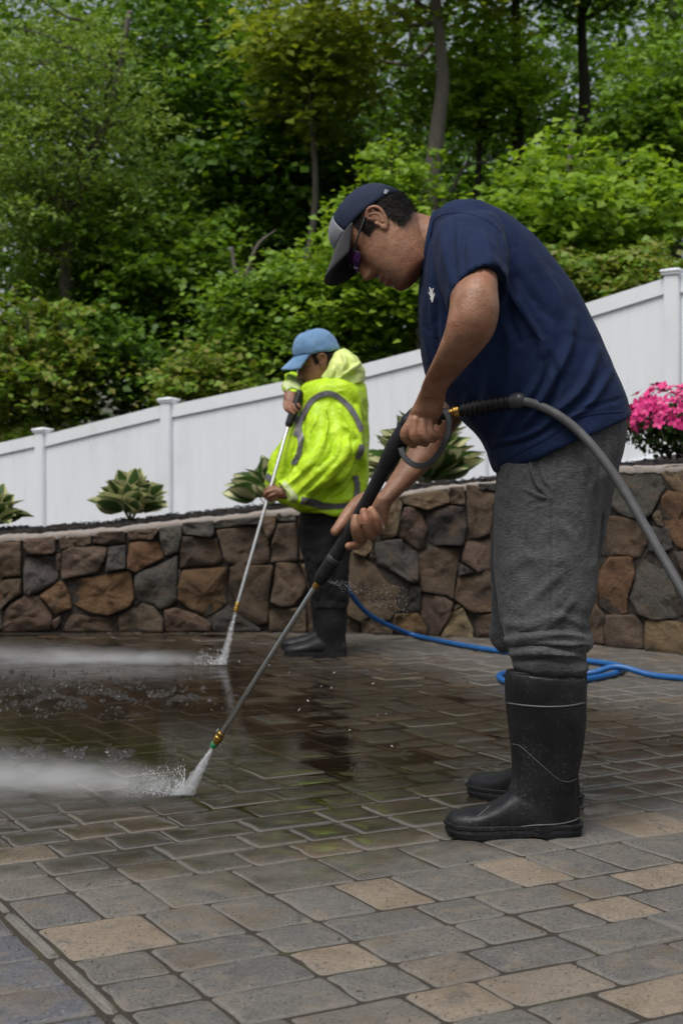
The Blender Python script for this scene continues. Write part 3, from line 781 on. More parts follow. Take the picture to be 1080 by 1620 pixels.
for i in range(len(FX) - 1):
    A = np.array([FX[i], FD[i]]); B = np.array([FX[i + 1], FD[i + 1]]); L = np.linalg.norm(B - A); T_ = (B - A) / L
    a, b = A + T_ * 0.058, B - T_ * 0.058
    def zt(s): return FT[i] + (FT[i + 1] - FT[i]) * s
    def zb(s): return FB[i] + (FB[i + 1] - FB[i]) * s
    flat('rail', prism(a, b, zt(0) - 0.115, zt(0), zt(1) - 0.115, zt(1), 0.062), fence, M_vinyl)
    flat('rail', prism(a, b, zb(0) - 0.16, zb(0) - 0.02, zb(1) - 0.16, zb(1) - 0.02, 0.062), fence, M_vinyl)
    npk = max(5, round((L - 0.116) / 0.152))
    for k in range(npk):
        s0, s1 = k / npk, (k + 1) / npk; p, q = a + (b - a) * s0, a + (b - a) * s1
        flat('plank', prism(p, q, zb(s0) - 0.03, zt(s0) - 0.10, zb(s1) - 0.03, zt(s1) - 0.10, 0.024, 0.0042), fence, M_vinyl)

# ================================================================== FOREST AND PLANTS
LEAF = np.array([[0, 0, 0], [0.42, 0.42, 0.10], [0, 1, -0.06], [-0.42, 0.42, 0.10]])
def leaves_mesh(name, C, Nn, size, aspect=1.0):
    """one folded leaf per row: C centres, Nn normals, size lengths"""
    n = len(C); Nn = Nn / np.linalg.norm(Nn, axis=1)[:, None]
    r_ = rng.normal(size=(n, 3)); T_ = r_ - Nn * np.sum(r_ * Nn, 1)[:, None]; T_ /= np.linalg.norm(T_, axis=1)[:, None]
    B = np.cross(Nn, T_); L = LEAF * np.array([aspect, 1, 1])
    V = C[:, None, :] + size[:, None, None] * (L[None, :, 0:1] * B[:, None, :] + (L[None, :, 1:2] - 0.5) * T_[:, None, :] + L[None, :, 2:3] * Nn[:, None, :])
    i = np.arange(n)[:, None] * 4
    Fq = np.concatenate([i + np.array([[0, 1, 2]]), i + np.array([[0, 2, 3]])], 0)
    return fastmesh(name, V.reshape(-1, 3), Fq)
def sprays(cen, rad, n):
    """spray centres inside an ellipsoid crown, denser to the outside, uneven outline"""
    u = rng.normal(size=(n, 3)); u /= np.linalg.norm(u, axis=1)[:, None]
    r_ = rng.random(n) ** 0.42
    wob = np.array([1 + 0.35 * noise.noise(Vector(q * 2.2 + cen)) for q in u])
    return cen + u * (r_ * wob)[:, None] * rad
def foliage(S, per, rs, lsize, flat=0.28, tilt=0.55, droop=0.25):
    """leaves around each spray centre: flattened, drooping fans"""
    k = len(S); per = int(per)
    rr = rs * (0.6 + 0.8 * rng.random(k))
    off = rng.normal(size=(k, per, 3)) * 0.5; rad = np.linalg.norm(off[:, :, :2], axis=2)
    off[:, :, 2] = off[:, :, 2] * flat * 1.2 - droop * rad ** 2
    tl = rng.normal(size=(k, 1, 2)) * 0.3; off[:, :, 2] += np.sum(off[:, :, :2] * tl, 2)
    C = (S[:, None, :] + off * rr[:, None, None]).reshape(-1, 3)
    Nn = rng.normal(size=(len(C), 3)) * tilt + np.array([0, -0.25, 1.0])
    return C, Nn, lsize * (0.6 + 0.8 * rng.random(len(C)))
def limb(p, q, r0, r1, sag=0.1, seg=5):
    p, q = np.array(p, float), np.array(q, float); L = np.linalg.norm(q - p); pts = []
    for i in range(seg + 1):
        s = i / seg; w_ = p * (1 - s) + q * s; w_ = w_ + np.array([0, 0, sag * L * math.sin(math.pi * s)]) + (rng.normal(size=3) * 0.03 * L if 0 < i < seg else 0)
        pts.append(w_)
    return tube(pts, [r0 + (r1 - r0) * (i / seg) for i in range(seg + 1)], n=6, sub=2, dome=False)
def tree(name, label, cat, cxy, rxy, d, dep, ns, per, rs, lsize, lm, bark, trunk=None, tr=0.09, group=None, limbs=14, asp=1.0, twist=0.4):
    c = np.array(W(cxy[0], cxy[1], d)); rad = np.array([rxy[0] * d / F, dep, rxy[1] * d / F])
    S = sprays(c, rad, ns); zmin = 0.3 + hill_z(c[0], c[1] if c[1] > 15 else 15)
    S = S[S[:, 2] > zmin]
    bx, by = (c[0] + rng.normal() * 0.2, c[1] + 0.1) if trunk is None else (W(trunk[-1][0], HOR, d).x, d)
    root = empty(name, (bx, by, hill_z(bx, by)))
    tag(root, label, cat, group)
    if trunk is None:
        top = c + np.array([0, 0, rad[2] * 0.75]); b0 = np.array([bx, by, hill_z(bx, by) - 0.2]); pts = [b0 + (top - b0) * s + np.array([rng.normal() * twist * 0.25, rng.normal() * 0.1, 0]) * math.sin(math.pi * s) for s in np.linspace(0, 1, 6)]
    else:
        pts = [np.array(W(x, y, d)) for x, y in trunk[::-1]]; pts[0][2] = hill_z(bx, by) - 0.2
    parts = [tube(pts, [tr * (1.15 - 0.75 * i / (len(pts) - 1)) for i in range(len(pts))], n=12, sub=5)]
    P = catmull(pts, 8)
    idx = rng.permutation(len(S))[:limbs]
    for i in idx:
        s_ = S[i]; zt_ = s_[2] - 0.35 * np.linalg.norm(s_[:2] - pts[-1][:2])
        a = P[np.argmin(np.abs(P[:, 2] - zt_))]; parts.append(limb(a, s_, tr * 0.32, tr * 0.06, 0.05))
    link('trunk', mesh('trunk', *merge(parts)), root, bark)
    C, Nn, sz = foliage(S, per * 0.62, rs * 1.08, lsize * 1.42, flat=0.17, tilt=0.42)
    link('crown', leaves_mesh('crown', C, Nn, sz, asp), root, lm)
    return root

FG = 'woodland trees and shrubs behind the fence'
# tall trees that carry the visible trunks
tree('woodland_tree', 'tall tree with pale grey slightly bent trunk above the cap of the man in blue', 'tree', (670, -120), (200, 150), 16.2, 1.6, 150, 80, 0.45, 0.07, L_yellow, M_bark, trunk=[(672, -260), (684, -60), (695, 60), (700, 130), (692, 200), (683, 280), (676, 330), (672, 560)], tr=0.105, group=FG, limbs=26)
tree('woodland_tree', 'dark straight-trunked tree rising right of the pale grey trunk', 'tree', (820, -130), (180, 170), 17.8, 1.8, 120, 80, 0.5, 0.08, L_mid, M_barkd, trunk=[(812, -260), (816, 60), (818, 200), (822, 330), (824, 560)], tr=0.095, group=FG, limbs=22)
tree('woodland_tree', 'dark tree trunk near the upper right with sky showing through its leaves', 'tree', (960, -120), (170, 150), 18.4, 1.8, 110, 80, 0.5, 0.08, L_mid, M_barkd, trunk=[(915, -260), (920, 60), (924, 140), (922, 300), (926, 560)], tr=0.10, group=FG, limbs=22)
tree('woodland_tree', 'thin dark trunk at the right edge with bright sky gaps beside it', 'tree', (1090, 150), (110, 200), 22, 1.8, 90, 75, 0.55, 0.085, L_mid, M_barkd, trunk=[(1062, -200), (1066, 80), (1068, 250), (1074, 560)], tr=0.08, group=FG, limbs=16)
tree('woodland_tree', 'slender dark forked tree at upper left centre with sky specks behind', 'tree', (300, 130), (150, 210), 22, 2.4, 190, 85, 0.6, 0.09, L_dark, M_barkd, trunk=[(322, -200), (328, 80), (331, 200), (336, 330), (340, 640)], tr=0.075, group=FG, limbs=24)
# lower storey and edge trees
tree('woodland_tree', 'large grey-green fine-leaved tree filling the upper left corner', 'tree', (95, 230), (190, 250), 17.5, 2.0, 330, 110, 0.42, 0.055, L_grey, M_bark, trunk=[(205, 20), (180, 150), (150, 240), (120, 330), (105, 420), (110, 640)], tr=0.085, group=FG, limbs=30, asp=0.6)
tree('woodland_tree', 'dark green maple with layered sprays behind the denim cap', 'tree', (440, 260), (150, 210), 20.5, 2.2, 260, 90, 0.55, 0.095, L_dark, M_barkd, tr=0.09, group=FG, limbs=22)
tree('woodland_tree', 'yellow-green overhanging tree near the top centre', 'tree', (500, 90), (130, 120), 18, 1.6, 105, 85, 0.45, 0.08, L_yellow, M_bark, tr=0.06, group=FG, limbs=18)
tree('woodland_tree', 'bright maple with flat leafy layers above the blue shirt', 'tree', (750, 130), (120, 85), 17.6, 0.9, 75, 95, 0.42, 0.08, L_bright, M_barkd, tr=0.06, group=FG, limbs=18)
tree('woodland_tree', 'bright young maple above the fence on the right', 'tree', (925, 330), (150, 110), 14.6, 1.2, 150, 75, 0.30, 0.075, L_bright, M_bark, trunk=[(905, 190), (900, 260), (896, 340), (893, 420), (892, 560)], tr=0.05, group=FG, limbs=26)
tree('woodland_tree', 'grey-green tree standing along the right edge of the photo', 'tree', (1040, 250), (120, 190), 16.5, 1.5, 190, 85, 0.40, 0.07, L_mid, M_bark, tr=0.06, group=FG, limbs=18)
tree('woodland_tree', 'mid-green tree low on the left above the fence', 'tree', (215, 440), (170, 140), 18.5, 1.7, 260, 95, 0.42, 0.075, L_mid, M_barkd, tr=0.06, group=FG, limbs=18)
tree('leafy_shrub', 'loose shrub with reddish tips at the left edge over the fence', 'shrub', (45, 590), (120, 130), 15.6, 0.9, 150, 90, 0.26, 0.06, L_red, M_bark, tr=0.03, group=FG, limbs=20)
tree('leafy_shrub', 'low dark shrub beside the left fence post', 'shrub', (185, 580), (80, 100), 16.2, 0.8, 60, 80, 0.28, 0.06, L_dark, M_barkd, tr=0.03, group=FG, limbs=10)
tree('leafy_shrub', 'shrub with pinkish new growth just over the fence near the denim cap', 'shrub', (340, 610), (90, 60), 14.4, 0.7, 85, 80, 0.24, 0.06, L_red, M_bark, tr=0.025, group=FG, limbs=10)
tree('leafy_shrub', 'full green bush behind the man in the yellow jacket', 'shrub', (455, 510), (130, 105), 15.0, 1.0, 210, 95, 0.30, 0.06, L_mid, M_bark, tr=0.03, group=FG, limbs=16)
tree('leafy_shrub', 'light green shrub with upright shoots behind the bent head', 'shrub', (590, 440), (110, 130), 14.4, 0.9, 200, 90, 0.26, 0.055, L_bright, M_bark, tr=0.03, group=FG, limbs=16)
tree('leafy_shrub', 'tall leafy shoots rising between the cap and the pale trunk', 'shrub', (620, 300), (70, 90), 15.4, 0.6, 60, 70, 0.22, 0.055, L_bright, M_bark, tr=0.025, group=FG, limbs=20)
tree('leafy_shrub', 'shrub peeping over the shoulder of the blue shirt', 'shrub', (800, 430), (110, 110), 14.6, 0.8, 130, 85, 0.28, 0.06, L_mid, M_bark, tr=0.025, group=FG, limbs=12)
tree('leafy_shrub', 'reddish hedge-like shrub along the fence top on the right', 'shrub', (970, 470), (150, 75), 12.6, 0.6, 200, 90, 0.20, 0.045, L_red, M_bark, tr=0.02, group=FG, limbs=10)
# darker back row
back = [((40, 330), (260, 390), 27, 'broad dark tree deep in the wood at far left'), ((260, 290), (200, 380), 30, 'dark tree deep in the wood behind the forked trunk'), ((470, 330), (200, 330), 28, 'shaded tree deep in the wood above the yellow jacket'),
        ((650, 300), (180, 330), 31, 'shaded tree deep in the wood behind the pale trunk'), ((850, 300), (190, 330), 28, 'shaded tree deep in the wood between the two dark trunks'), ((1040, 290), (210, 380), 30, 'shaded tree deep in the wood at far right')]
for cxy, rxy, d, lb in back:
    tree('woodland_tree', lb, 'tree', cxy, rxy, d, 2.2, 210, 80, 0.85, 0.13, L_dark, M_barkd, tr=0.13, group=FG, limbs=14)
# the wood goes on behind: one mass
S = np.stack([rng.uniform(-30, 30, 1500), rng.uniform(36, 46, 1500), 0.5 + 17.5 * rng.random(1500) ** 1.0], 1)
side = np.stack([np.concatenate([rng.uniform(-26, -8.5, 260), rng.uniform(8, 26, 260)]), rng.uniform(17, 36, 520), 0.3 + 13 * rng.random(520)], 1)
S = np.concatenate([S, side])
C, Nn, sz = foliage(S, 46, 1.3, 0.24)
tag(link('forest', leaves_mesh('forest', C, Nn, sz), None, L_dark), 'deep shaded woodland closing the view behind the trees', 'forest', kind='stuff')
# dead forked branch standing over the bush
r0 = empty('dead_branch', W(388, 470, 15.6)); tag(r0, 'bare forked dead branch standing up above the green bush', 'branch')
link('fork', mesh('fork', *merge([tubepx([(395, 520, 15.6), (391, 470, 15.6), (385, 445, 15.6), (372, 425, 15.6), (367, 392, 15.6)], [6, 5.5, 5, 3.5, 2.5]), tubepx([(386, 448, 15.6), (396, 415, 15.6), (410, 385, 15.6), (436, 364, 15.6)], [4.5, 3.5, 2.8, 1]), tubepx([(391, 470, 15.6), (399, 440, 15.6), (401, 426, 15.6)], [3.5, 3, 2.5])])), r0, M_bark)
r0 = empty('dead_branch', W(730, 300, 17.5)); tag(r0, 'thin bare branch reaching right from the pale trunk', 'branch')
link('twig', mesh('twig', *merge([tubepx([(690, 330, 17.5), (715, 300, 17.5), (735, 265, 17.5), (770, 255, 17.5), (800, 248, 17.5)], [3, 2.6, 2.2, 1.6, 0.8]), tubepx([(735, 265, 17.5), (742, 245, 17.5), (738, 230, 17.5)], [2, 1.4, 0.8]), tubepx([(760, 257, 17.5), (785, 262, 17.5)], [1.4, 0.6])])), r0, M_bark)
r0 = empty('dead_branch', W(600, 110, 19)); tag(r0, 'crooked bare limb crossing near the top centre', 'branch')
link('limb', mesh('limb', *tubepx([(690, 60, 19), (650, 100, 19), (600, 98, 19), (560, 115, 19), (530, 135, 19), (505, 158, 19)], [4, 3.5, 3, 2.6, 2, 1])), r0, M_bark)

# ------------------------------------------------------------------ hostas
def hosta_mat(name, edge, heart):
    t = NT(name); a = t.n('VertexColor'); a.layer_name = 'm'; oi = t.n('ObjectInfo'); o = t.obj()
    n = t.noise(30, 3, vec=t.mapping(o, (3, 0.6, 1)))
    s = t.n('SeparateColor'); t.l(a.outputs[0], s.inputs[0])
    k = t.math('ADD', s.outputs[0], t.math('MULTIPLY', t.math('SUBTRACT', n, 0.5), 0.35))
    c = t.mix(t.mr(k, 0.40, 0.55), heart, edge)
    c = t.mix(1.0, c, t.math('ADD', 0.7, t.math('MULTIPLY', oi.outputs['Random'], 0.5)), 'MULTIPLY')
    p = t.bsdf(c, 0.4, normal=t.bump(t.noise(14, 2, vec=t.mapping(o, (8, 0.3, 1))), 0.5, 0.01))
    tr = t.n('BsdfTranslucent'); t.l(c, tr.inputs['Color']); mx = t.n('MixShader'); mx.inputs[0].default_value = 0.25
    t.l(p, mx.inputs[1]); t.l(tr.outputs[0], mx.inputs[2]); return t.done(mx.outputs[0])
H_A = hosta_mat('hosta_cream_edge', (0.58, 0.58, 0.28), (0.07, 0.14, 0.035)); H_B = hosta_mat('hosta_cream_heart', (0.075, 0.15, 0.035), (0.62, 0.60, 0.33))
def hosta_leaf(seed, m):
    r_ = random.Random(seed); V = []; A = []; Fs = []; nu, nv = 7, 5; curl = r_.uniform(0.5, 1.0)
    for i in range(nu):
        s = i / (nu - 1); wd = 0.50 * math.sin(math.pi * min(1, s ** 0.8 * 0.97 + 0.03)) ** 0.75 + 0.012
        for j in range(nv):
            q = 2 * j / (nv - 1) - 1
            V.append((q * wd * 0.8, s, 0.12 * abs(q) ** 1.5 * wd * 4 * 0.5 - curl * 0.34 * s ** 2.2 + 0.02 * math.sin(7 * s + 2 * q)))
            A.append((abs(q), s, 0))
    for i in range(nu - 1):
        for j in range(nv - 1): a = i * nv + j; Fs.append((a, a + 1, a + nv + 1, a + nv))
    me = mesh('leaf', V, Fs); vcol(me, 'm', np.array(A)); me.materials.append(m); return me
def hosta(label, x, y, d, size, m, n, seed):
    r_ = random.Random(seed); b = W(x, y, d); b.z = bed_z(b.x, b.y) + 0.0
    root = empty('hosta', b); tag(root, label, 'hosta', 'hostas in the mulch bed')
    ms = [hosta_leaf(seed * 10 + k, m) for k in range(4)]
    for k in range(n):
        s = (k + 0.5) / n; az = k * 2.399 + r_.uniform(-0.3, 0.3); el = R(82 - 50 * s + r_.uniform(-14, 14)); L = size * r_.uniform(0.55, 0.78)
        o = bpy.data.objects.new('leaf', r_.choice(ms)); COL.objects.link(o); o.parent = root
        r0_ = size * 0.34 * s + 0.01
        o.location = (math.sin(-az) * r0_, math.cos(az) * r0_, size * (0.55 - 0.40 * s + r_.uniform(-0.05, 0.05)))
        o.rotation_euler = (el, r_.uniform(-0.8, 0.8), az); o.scale = (L, L, L)
    st = [tube([b + Vector((0, 0, -0.02)), b + Vector((r_.uniform(-0.3, 0.3) * size, r_.uniform(-0.3, 0.3) * size, size * 0.3))], [0.006, 0.004], n=6, sub=2) for _ in range(10)]
    link('stems', mesh('stems', *merge(st)), root, m)
hosta('clump of green hosta with cream leaf edges between the two left fence posts', 207, 826, 8.95, 0.26, H_A, 64, 3)
hosta('hosta cut off by the left edge of the photo', -14, 848, 8.95, 0.24, H_A, 56, 5)
hosta('cream-streaked hosta half hidden behind the yellow jacket', 425, 800, 9.0, 0.27, H_B, 54, 8)
hosta('large pale hosta behind the trigger guard of the near spray gun', 664, 778, 8.9, 0.42, H_B, 90, 13)

# ------------------------------------------------------------------ azalea
M_petal = simple('azalea_petal', (0.55, 0.012, 0.15), (0.68, 0.035, 0.23), 40, 0.5); M_azl = leaf_mat('azalea_leaf', gs((0.02, 0.05, 0.012), (0.05, 0.10, 0.02)), 0.2); M_twig = simple('azalea_twig', (0.05, 0.035, 0.025), None, 20, 0.8)
ab = W(1072, 735, 8.35); ab.z = bed_z(ab.x, ab.y)
az_ = empty('azalea', ab); tag(az_, 'azalea bush covered in bright pink flowers on top of the wall', 'bush')
def flower(seed):
    r_ = random.Random(seed); V = []; Fs = []
    for k in range(5):
        a = k * 2 * math.pi / 5 + r_.uniform(-0.1, 0.1); c, s = math.cos(a), math.sin(a); i = len(V)
        for (l, w_, h) in ((0.05, 0, 0), (0.5, 0.34, 0.30), (1.0, 0.2, 0.34), (1.0, -0.2, 0.34), (0.5, -0.34, 0.30)): V.append((c * l - s * w_, s * l + c * w_, h + r_.uniform(-0.06, 0.06)))
        Fs += [(i, i + 1, i + 4), (i + 1, i + 2, i + 3, i + 4)]
    me = mesh('flower', V, Fs); me.materials.append(M_petal); return me
fl = [flower(k) for k in range(4)]; rf = random.Random(2)
cz = ab + Vector((0, 0, 0.24))
for k in range(299):
    u = Vector((rf.gauss(0, 1), rf.gauss(0, 1), abs(rf.gauss(0, 1)) * 0.9 - 0.1)).normalized()
    p = cz + Vector((u.x * 0.39, u.y * 0.32, u.z * 0.22)) * (rf.uniform(0.72, 1.05) + 0.18 * noise.noise(u * 2.5))
    o = bpy.data.objects.new('flower', fl[k % 4]); COL.objects.link(o); o.parent = az_; o.location = p - ab
    o.rotation_euler = (u + Vector((rf.uniform(-0.4, 0.4),) * 3)).to_track_quat('Z', 'Y').to_euler(); s = rf.uniform(0.030, 0.042); o.scale = (s, s, s)
U = rng.normal(size=(1500, 3)); U /= np.linalg.norm(U, axis=1)[:, None]; C = np.array(cz) + np.array([0, 0, -0.02]) + U * np.array([0.35, 0.29, 0.17]) * rng.random(1500)[:, None] ** 0.4
link('foliage', leaves_mesh('foliage', C, U + rng.normal(size=U.shape) * 0.5, 0.035 * (0.6 + 0.7 * rng.random(1500))), az_, M_azl)
st = [tube([ab + Vector((rf.uniform(-0.03, 0.03), 0, -0.02)), ab + Vector((rf.uniform(-0.12, 0.12), rf.uniform(-0.1, 0.1), 0.12)), ab + Vector((rf.uniform(-0.28, 0.28), rf.uniform(-0.25, 0.25), 0.3))], [0.008, 0.006, 0.003], n=6, sub=3) for _ in range(16)]
link('stems', mesh('stems', *merge(st)), az_, M_twig)

# ================================================================== PEOPLE
def skin_mat(name, base, dark, lip):
    t = NT(name); a = t.n('VertexColor'); a.layer_name = 'm'; s = t.n('SeparateColor'); t.l(a.outputs[0], s.inputs[0]); o = t.pos()
    n = t.noise(35, 4, vec=o); n2 = t.noise(260, 3, vec=o)
    c = t.mix(t.mr(n, 0.3, 0.7), base, (base[0] * 0.74, base[1] * 0.66, base[2] * 0.62))
    c = t.mix(t.math('MULTIPLY', t.mr(t.noise(11, 4, vec=o), 0.5, 0.72), 0.5), c, (base[0] * 1.15, base[1] * 0.88, base[2] * 0.8))
    c = t.mix(t.math('MULTIPLY', t.mr(t.noise(150, 2, vec=o), 0.68, 0.74), 0.6), c, dark)
    c = t.mix(t.math('MULTIPLY', s.outputs[0], t.math('ADD', 0.45, t.math('MULTIPLY', n2, 0.7))), c, dark)
    c = t.mix(t.math('MULTIPLY', s.outputs[1], 0.6), c, lip)
    nm = t.bump(t.math('ADD', n2, t.math('MULTIPLY', t.noise(90, 3, vec=o), 0.9)), 0.45, 0.003)
    return t.done(t.bsdf(c, 0.40, normal=nm, Subsurface_Weight=0.12, Subsurface_Radius=(0.012, 0.005, 0.003), Subsurface_Scale=0.6, Specular_IOR_Level=0.4))
M_skin = skin_mat('skin_one', (0.33, 0.175, 0.108), (0.04, 0.025, 0.018), (0.26, 0.10, 0.075))
M_skin2 = skin_mat('skin_two', (0.26, 0.13, 0.08), (0.03, 0.02, 0.015), (0.2, 0.08, 0.06))
def cloth_mat(name, c1, c2, weave=900, wb=0.25, rough=0.85, heather=0.0, sheen=0.15, wr=0.0, stain=None):
    t = NT(name); o = t.pos(); n = t.noise(14, 4, vec=o)
    c = t.mix(t.mr(n, 0.3, 0.7), c1, c2)
    fib = t.noise(weave, 3, 0.7, vec=t.mapping(o, (0.14, 0.14, 1.0)))
    if heather: c = t.mix(t.math('MULTIPLY', t.mr(fib, 0.42, 0.62), heather), c, tuple(min(1, q * 3.2 + 0.02) for q in c1))
    if stain: c = t.mix(t.math('MULTIPLY', t.mr(t.noise(9, 5, 0.7, vec=o), 0.55, 0.72), 0.55), c, stain)
    h = fib
    nm = t.bump(fib, wb, 0.0015)
    if wr: nm = t.bump(t.noise(11, 3, 0.5, vec=o, dist=1.2), wr, 0.02, nm)
    return t.done(t.bsdf(c, rough, normal=nm, Sheen_Weight=sheen, Specular_IOR_Level=0.25))
M_shirt = cloth_mat('shirt_navy', (0.0038, 0.0120, 0.044), (0.005, 0.0155, 0.056), 700, 0.2, sheen=0.02, wr=0.35)
M_pants = cloth_mat('sweatpants_grey', (0.040, 0.040, 0.042), (0.058, 0.058, 0.060), 560, 0.6, heather=0.55, sheen=0.05, wr=0.4)
M_jacket = cloth_mat('jacket_hivis', (0.40, 0.63, 0.014), (0.52, 0.74, 0.028), 500, 0.08, rough=0.42, sheen=0.0, wr=0.75, stain=(0.27, 0.44, 0.01))
M_hood = cloth_mat('hood_lining', (0.62, 0.74, 0.22), (0.70, 0.80, 0.30), 500, 0.05, rough=0.5, sheen=0.0, wr=0.5)
M_refl = simple('reflective_grey', (0.085, 0.08, 0.09), (0.14, 0.135, 0.145), 40, 0.42)
M_reflw = simple('reflective_pale', (0.55, 0.62, 0.34), (0.42, 0.5, 0.2), 90, 0.5)
M_dpants = cloth_mat('trousers_black', (0.006, 0.0055, 0.006), (0.013, 0.012, 0.012), 500, 0.3, sheen=0.0, wr=0.6)
t = NT('rubber_black'); o = t.pos(); n = t.noise(10, 5, vec=o); n2 = t.noise(140, 4, 0.7, vec=o)
c = t.mix(t.mr(n, 0.35, 0.7), (0.007, 0.007, 0.009), (0.015, 0.015, 0.018)); c = t.mix(t.math('MULTIPLY', t.mr(n2, 0.54, 0.70), t.mr(n, 0.38, 0.62, 0.05, 0.75)), c, (0.085, 0.068, 0.052))
c = t.mix(t.math('MULTIPLY', t.mr(t.noise(26, 5, 0.75, vec=o, dist=1.0), 0.60, 0.70), 0.35), c, (0.075, 0.06, 0.045))
M_rubber = t.done(t.bsdf(c, t.mr(t.noise(8, 4, vec=o), 0.35, 0.65, 0.30, 0.62), normal=t.bump(t.math('ADD', n2, t.math('MULTIPLY', t.noise(18, 3, vec=o), 1.5)), 0.30, 0.004), Specular_IOR_Level=0.28))
M_rubgrey = simple('rubber_seam', (0.075, 0.078, 0.085), (0.11, 0.11, 0.11), 60, 0.5)
M_hair = simple('hair_black', (0.006, 0.005, 0.0045), (0.014, 0.011, 0.009), 200, 0.6, Specular_IOR_Level=0.15)
M_capn = cloth_mat('cap_navy_mesh', (0.011, 0.018, 0.040), (0.016, 0.025, 0.052), 420, 0.6, sheen=0.02)
M_capg = cloth_mat('cap_grey', (0.20, 0.21, 0.24), (0.25, 0.26, 0.29), 600, 0.3)
M_brim = cloth_mat('cap_brim', (0.020, 0.020, 0.023), (0.03, 0.03, 0.034), 600, 0.3)
M_denim = cloth_mat("cap_denim", (0.10, 0.20, 0.36), (0.15, 0.26, 0.42), 600, 0.4, wr=0.3, heather=0.15)
M_white = simple('label_white', (0.7, 0.7, 0.72), None, 30, 0.6)
M_plastic = simple('black_plastic', (0.007, 0.007, 0.009), (0.013, 0.013, 0.015), 60, 0.42, Specular_IOR_Level=0.3, bump=0.3, bscale=500, bdist=0.001)
M_band = simple('guard_plastic', (0.030, 0.030, 0.036), (0.045, 0.045, 0.05), 60, 0.35)
M_brass = simple('brass', (0.52, 0.33, 0.09), (0.36, 0.21, 0.05), 90, 0.28, metallic=1.0)
M_steel = simple('steel_tube', (0.50, 0.51, 0.52), (0.42, 0.43, 0.44), 60, 0.14, metallic=1.0)
M_galv = simple('pale_steel_tube', (0.62, 0.62, 0.62), (0.5, 0.5, 0.5), 60, 0.35, metallic=0.85)
M_green = simple('nozzle_green', (0.02, 0.25, 0.10), None, 30, 0.35)
M_hoseg = simple('hose_grey', (0.07, 0.07, 0.074), (0.09, 0.09, 0.094), 50, 0.5, bump=0.3, bscale=300, bdist=0.001)
M_hoseb = simple('hose_blue', (0.010, 0.085, 0.27), (0.016, 0.11, 0.33), 30, 0.38)
M_lens = simple('lens_purple', (0.10, 0.05, 0.28), (0.22, 0.06, 0.30), 30, 0.08, metallic=0.75)
M_frame = simple('frame_black', (0.01, 0.01, 0.012), None, 30, 0.3)

